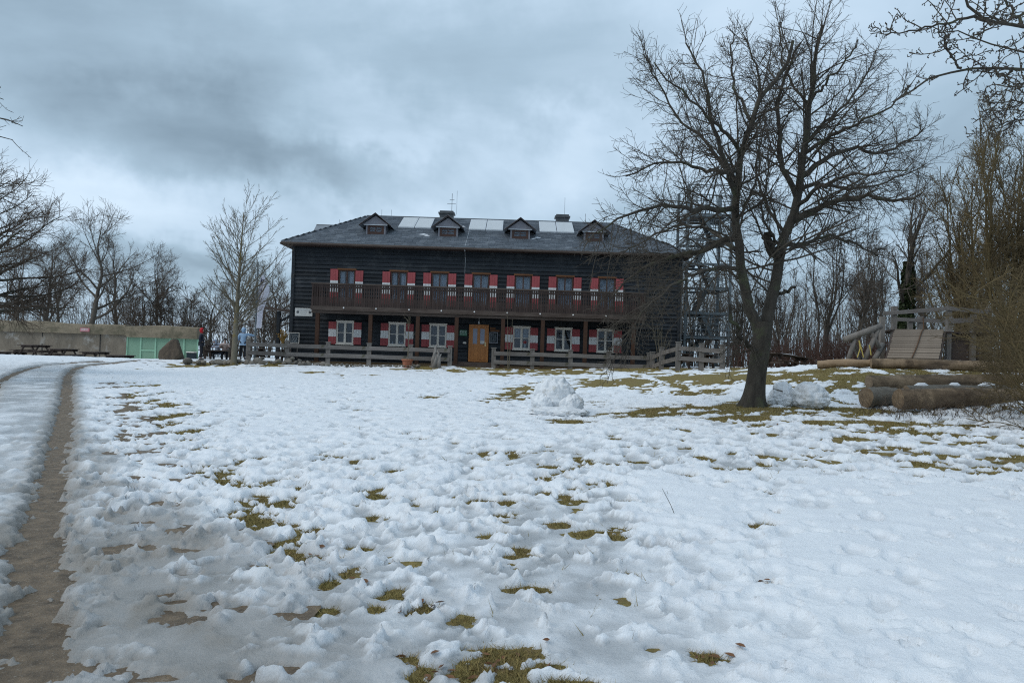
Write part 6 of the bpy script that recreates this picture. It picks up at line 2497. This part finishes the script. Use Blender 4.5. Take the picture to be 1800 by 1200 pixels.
# saplings before the lodge
for (px, py, top, D, lab, sd2, mt) in [(717, 626, 552, 40.6, 'bare little sapling growing in the terracotta pot', 81, M_twig_pale), (894, 636, 556, 41.1, 'thin bare sapling in front of the window right of the door', 82, M_twig_pale),
                                       (1162, 640, 560, 40.0, 'pale multi-stemmed bush at the terrace corner', 83, M_twig_pale)]:
    r = np.random.RandomState(sd2)
    q = P(px, py, D)
    zb = q.z if sd2 == 81 else g1(q.x, D)
    qt = P(px, top, D)
    t = thing('sapling', lab, 'sapling', (q.x, D, zb))
    tg, cg = Geo(), Geo()
    ns = 5 if sd2 == 83 else 2 if sd2 == 82 else 1
    LP, LR = [], []
    for k in range(ns):
        o_ = (k - (ns - 1) / 2) * .10
        LP.append(poly3([(q.x + o_ * .5, D, zb - .05), (q.x + o_ * 1.2, D + .02, zb + (qt.z - zb) * .4), (q.x + o_ * 2.5, D, zb + (qt.z - zb) * (.95 - .08 * k))], 12))
        LR.append(np.linspace(.03 if ns < 3 else .022, .008, 12))
    LP, LR = np.array(LP), np.array(LR)
    tg.add(LP, LR, 6)
    tg.build('trunk', mt, t, origin=(q.x, D, zb))
    Pa, Ra = spawn(r, LP, LR, 8 if sd2 != 82 else 3, .35, 1, 52 if sd2 == 81 else 28, 10, .4, 5, .08, .06, .6, .008)
    cg.add(Pa, Ra, 4)
    Pb, Rb = spawn(r, Pa, Ra, 3, .3, 1, 40, 10, .4, 3, .1, .05, .6, .007)
    cg.add(Pb, Rb, 3)
    cg.build('crown', mt, t, origin=(q.x, D, zb))
# two dry stalks in the near snow
m = MB()
for (a_, b_, rr_) in (((1191, 917), (1164, 858), .0035), ((1178, 885), (1172, 862), .003), ((1196, 868), (1200, 858), .002), ((857, 1000), (862, 985), .003)):
    A_ = gp(*a_)
    B_ = P(*b_, A_.y + .12)
    m.tube([A_, A_.lerp(B_, .5) + Vector((.008, 0, 0)), B_], [rr_, rr_ * .8, rr_ * .5], 5)
tag(m.build('dry_stalks', M_twig), 'thin dry stalks standing up from the near snow', 'grass', kind='stuff')

# ------------------------------------------------------------------ people


def skin(name, joints, edges, root, material, parent, sub=2):
    names = list(joints)
    me = bpy.data.meshes.new(name)
    me.from_pydata([joints[k][0] for k in names], [(names.index(a), names.index(b)) for a, b in edges], [])
    o = bpy.data.objects.new(name, me)
    COL.objects.link(o)
    sk = o.modifiers.new('skin', 'SKIN')
    sk.branch_smoothing = .6
    ss_ = o.modifiers.new('sub', 'SUBSURF')
    ss_.levels = ss_.render_levels = sub
    lay = me.skin_vertices[0].data
    for i, k in enumerate(names):
        rd = joints[k][1]
        lay[i].radius = rd if isinstance(rd, tuple) else (rd, rd)
        lay[i].use_root = (k == root)
    bpy.context.view_layer.update()
    dg = bpy.context.evaluated_depsgraph_get()
    nm = bpy.data.meshes.new_from_object(o.evaluated_get(dg))
    bpy.data.objects.remove(o)
    nm.materials.clear()
    nm.materials.append(material)
    nm.polygons.foreach_set('use_smooth', [True] * len(nm.polygons))
    o2 = bpy.data.objects.new(name, nm)
    COL.objects.link(o2)
    o2.parent = parent
    return o2


def person(label, loc, rotz, J, jacket, trousers, hat, hatkind, scale=1.0):
    t = thing('person', label, 'person', loc)
    t.rotation_euler = (0, 0, rotz)
    t.scale = (scale,) * 3
    b = {'pelvis': (J['pelvis'], .10), 'chest': (J['chest'], (.11, .085)), 'neck': (J['neck'], .052), 'jaw': (J['jaw'], .062), 'head': (J['head'], .088), 'crown': (J['crown'], .066),
         'nose': (J['nose'], .016)}
    e = [('pelvis', 'chest'), ('chest', 'neck'), ('neck', 'jaw'), ('jaw', 'head'), ('head', 'crown'), ('head', 'nose')]
    jk = {'hem': (Vector(J['pelvis']) + Vector((0, 0, -.10)), (.175, .15)), 'hip': (J['pelvis'], (.18, .15)), 'waist': (Vector(J['pelvis']).lerp(Vector(J['chest']), .5), (.175, .145)), 'chest': (J['chest'], (.185, .145)), 'neck': (Vector(J['chest']).lerp(Vector(J['neck']), .75), .075)}
    je = [('hem', 'hip'), ('hip', 'waist'), ('waist', 'chest'), ('chest', 'neck')]
    tr_ = {'pelvis': (J['pelvis'], (.14, .115))}
    te = []
    for s in 'lr':
        sh, el, wr, hd = (Vector(J[k + s]) for k in ('sh', 'el', 'wr', 'hd'))
        b['sh' + s], b['el' + s], b['wr' + s], b['palm' + s] = (sh, .05), (el, .04), (wr, .028), (wr.lerp(hd, .55), (.036, .02))
        e += [('chest', 'sh' + s), ('sh' + s, 'el' + s), ('el' + s, 'wr' + s), ('wr' + s, 'palm' + s)]
        dv_ = (hd - wr).normalized()
        sd3 = dv_.cross(Vector((0, 0, 1)))
        sd3 = sd3.normalized() if sd3.length > .1 else Vector((0, 1, 0))
        for k in range(4):
            o_ = (k - 1.5) * .02
            ln = (.075, .085, .08, .065)[k]
            p1 = wr.lerp(hd, .85) + sd3 * o_
            b['f%d%s' % (k, s)] = (p1, .010)
            b['g%d%s' % (k, s)] = (p1 + dv_ * ln * .5, .009)
            b['h%d%s' % (k, s)] = (p1 + dv_ * ln * .9 + Vector((0, 0, -.02)), .007)
            e += [('palm' + s, 'f%d%s' % (k, s)), ('f%d%s' % (k, s), 'g%d%s' % (k, s)), ('g%d%s' % (k, s), 'h%d%s' % (k, s))]
        b['t0' + s] = (wr.lerp(hd, .35) + sd3 * .04, .011)
        b['t1' + s] = (wr.lerp(hd, .75) + sd3 * .055, .009)
        e += [('palm' + s, 't0' + s), ('t0' + s, 't1' + s)]
        jk['sh' + s], jk['el' + s], jk['wr' + s] = (sh, .088), (el, .076), (wr.lerp(el, .08), .056)
        je += [('chest', 'sh' + s), ('sh' + s, 'el' + s), ('el' + s, 'wr' + s)]
        hp, kn, an, to = (Vector(J[k + s]) for k in ('hp', 'kn', 'an', 'to'))
        b['hp' + s], b['kn' + s], b['an' + s], b['to' + s] = (hp, .07), (kn, .05), (an, .035), (to, .03)
        e += [('pelvis', 'hp' + s), ('hp' + s, 'kn' + s), ('kn' + s, 'an' + s), ('an' + s, 'to' + s)]
        tr_['hp' + s], tr_['kn' + s], tr_['an' + s] = (hp, .098), (kn, .075), (an.lerp(kn, .08), .062)
        te += [('pelvis', 'hp' + s), ('hp' + s, 'kn' + s), ('kn' + s, 'an' + s)]
    skin('body', b, e, 'pelvis', M_skin, t, 1)
    skin('jacket', jk, je, 'hip', jacket, t)
    skin('trousers', tr_, te, 'pelvis', trousers, t)
    for s in 'lr':
        an, to = Vector(J['an' + s]), Vector(J['to' + s])
        hl = an + (an - to).normalized() * .06
        skin('shoe', {'a': ((hl.x, hl.y, an.z - .035), .05), 'b': (an + Vector((0, 0, -.02)), .055), 'c': (to, (.048, .035))}, [('a', 'b'), ('b', 'c')], 'b', M_board, t, 1)
    hd, cr = Vector(J['head']), Vector(J['crown'])
    jw = Vector(J['jaw'])
    ax = (cr - jw).normalized()
    fw = (Vector(J['nose']) - hd)
    fw = (fw - ax * fw.dot(ax)).normalized()
    m = MB()
    bm = bmesh.new()
    bmesh.ops.create_icosphere(bm, subdivisions=3, radius=1)
    sx = fw.cross(ax)
    c = hd + ax * .012 - fw * .018
    vs = []
    for v in bm.verts:
        p = v.co
        k = 1.0
        zz_ = p.z
        if hatkind == 'hood':
            dn_ = -.17 if p.z < -.3 else 0
            q = Vector((p.x * .118, p.y * .122 - (.055 if p.y > .55 and p.z < .35 else 0), p.z * .135 + dn_ * .25))
        else:
            q = Vector((p.x * .106, p.y * .112, max(p.z, .12 - .1 * (p.y < 0)) * .125))
        vs.append(c + sx * q.x + fw * q.y + ax * q.z)
    m.add(vs, [tuple(v.index for v in f.verts) for f in bm.faces])
    bm.free()
    if hatkind == 'beanie':
        m.tube([c + ax * .12, c + ax * .16], [.04, .03], 8)
    o = m.build('hood' if hatkind == 'hood' else 'cap', hat, None, smooth=True)
    o.parent = t
    m = MB()
    for sgn_ in (-1, 1):
        p = hd + fw * .082 + sx * .032 * sgn_ + ax * .012
        m.tube([p, p + fw * .012], [.012, .008], 6)
    m.tube([hd + fw * .082 - ax * .05 - sx * .022, hd + fw * .086 - ax * .052, hd + fw * .082 - ax * .05 + sx * .022], .006, 5)
    o = m.build('face_features', M_eye, None)
    o.parent = t
    return t


def stand(**ov):
    J = dict(pelvis=(0, 0, .93), chest=(0, .01, 1.30), neck=(0, .01, 1.46), jaw=(0, .025, 1.53), head=(0, .025, 1.60), crown=(0, .015, 1.67), nose=(0, .125, 1.59),
             shl=(-.17, 0, 1.38), shr=(.17, 0, 1.38), ell=(-.25, -.06, 1.13), elr=(.25, -.06, 1.13), wrl=(-.20, .09, .98), wrr=(.20, .09, .98), hdl=(-.15, .13, .93), hdr=(.15, .13, .93),
             hpl=(-.09, 0, .88), hpr=(.09, 0, .88), knl=(-.10, .02, .48), knr=(.10, .03, .48), anl=(-.10, 0, .08), anr=(.11, -.02, .08), tol=(-.12, .15, .03), tor=(.13, .13, .03))
    J.update(ov)
    return J


M_jnavy = mat('navy_jacket', (0.012, 0.016, 0.030), (0.02, 0.025, 0.042), scale=5.0, rough=.7)
M_jblue = mat('pale_blue_jacket', (0.33, 0.48, 0.66), (0.27, 0.41, 0.60), scale=5.0, rough=.7)
M_jpink = mat('pink_beige_jacket', (0.50, 0.38, 0.36), (0.56, 0.47, 0.42), scale=4.0, rough=.8)
M_jlil = mat('pale_grey_blue_jacket', (0.36, 0.41, 0.50), (0.30, 0.35, 0.44), scale=4.0, rough=.8)
M_tdark = mat('dark_trousers', (0.016, 0.018, 0.024), (0.026, 0.028, 0.036), scale=5.0, rough=.8)
M_redhat = mat('red_hood', (0.52, 0.02, 0.03), (0.42, 0.015, 0.025), scale=5.0, rough=.8)
M_blackhat = mat('black_cap', (0.012, 0.012, 0.014), rough=.8)

q = P(353, 627, 42.3)
person('standing person in navy jacket and red hood beside the picnic table', (q.x, 42.3, g1(q.x, 42.3) + .02), -1.35, stand(wrl=(-.15, .07, .98), wrr=(.15, .07, .98), hdl=(-.08, .07, .95), hdr=(.08, .07, .95)), M_jnavy, M_tdark, M_redhat, 'hood', .97)
q = P(427, 618, 43.6)
J = stand(shr=(.18, .03, 1.38), elr=(.42, .10, 1.32), wrr=(.64, .16, 1.27), hdr=(.72, .18, 1.25), ell=(-.27, .02, 1.14), wrl=(-.24, .18, 1.02), hdl=(-.22, .24, .98))
person('person in pale blue hooded jacket behind the young tree, arm stretched out', (q.x, 43.6, P(427, 577, 43.6).z - 1.68), .15, J, M_jblue, M_tdark, M_jblue, 'hood', 1.0)


def sit(**ov):
    J = dict(pelvis=(0, 0, .56), chest=(0, .06, .92), neck=(0, .10, 1.07), jaw=(0, .13, 1.13), head=(0, .135, 1.20), crown=(0, .125, 1.27), nose=(0, .235, 1.19),
             shl=(-.17, .05, 1.0), shr=(.17, .05, 1.0), ell=(-.24, .18, .80), elr=(.24, .18, .80), wrl=(-.14, .38, .80), wrr=(.14, .38, .80), hdl=(-.10, .46, .80), hdr=(.10, .46, .80),
             hpl=(-.10, .03, .54), hpr=(.10, .03, .54), knl=(-.12, .42, .50), knr=(.12, .42, .50), anl=(-.12, .38, .08), anr=(.12, .40, .08), tol=(-.13, .54, .03), tor=(.13, .56, .03))
    J.update(ov)
    return J


q = P(396, 595, 44.1)
person('person in pinkish jacket and black cap sitting at the picnic table', (q.x, 44.1, q.z - 1.29), math.pi + .3, sit(), M_jpink, M_tdark, M_blackhat, 'cap', 1.0)
q = P(384, 597, 44.3)
person('person in grey-blue jacket sitting bent over beside the pink one', (q.x, 44.35, q.z - 1.22), 2.6, sit(chest=(0, .12, .88), neck=(0, .20, 1.0), jaw=(0, .24, 1.04), head=(0, .26, 1.10), crown=(0, .26, 1.17), nose=(0, .36, 1.07)), M_jlil, M_tdark, M_jlil, 'hood', 1.0)
print('tris', sum(len(o.data.loops) - 2 * len(o.data.polygons) for o in {x.data.name: x for x in bpy.data.objects if x.type == 'MESH'}.values()))
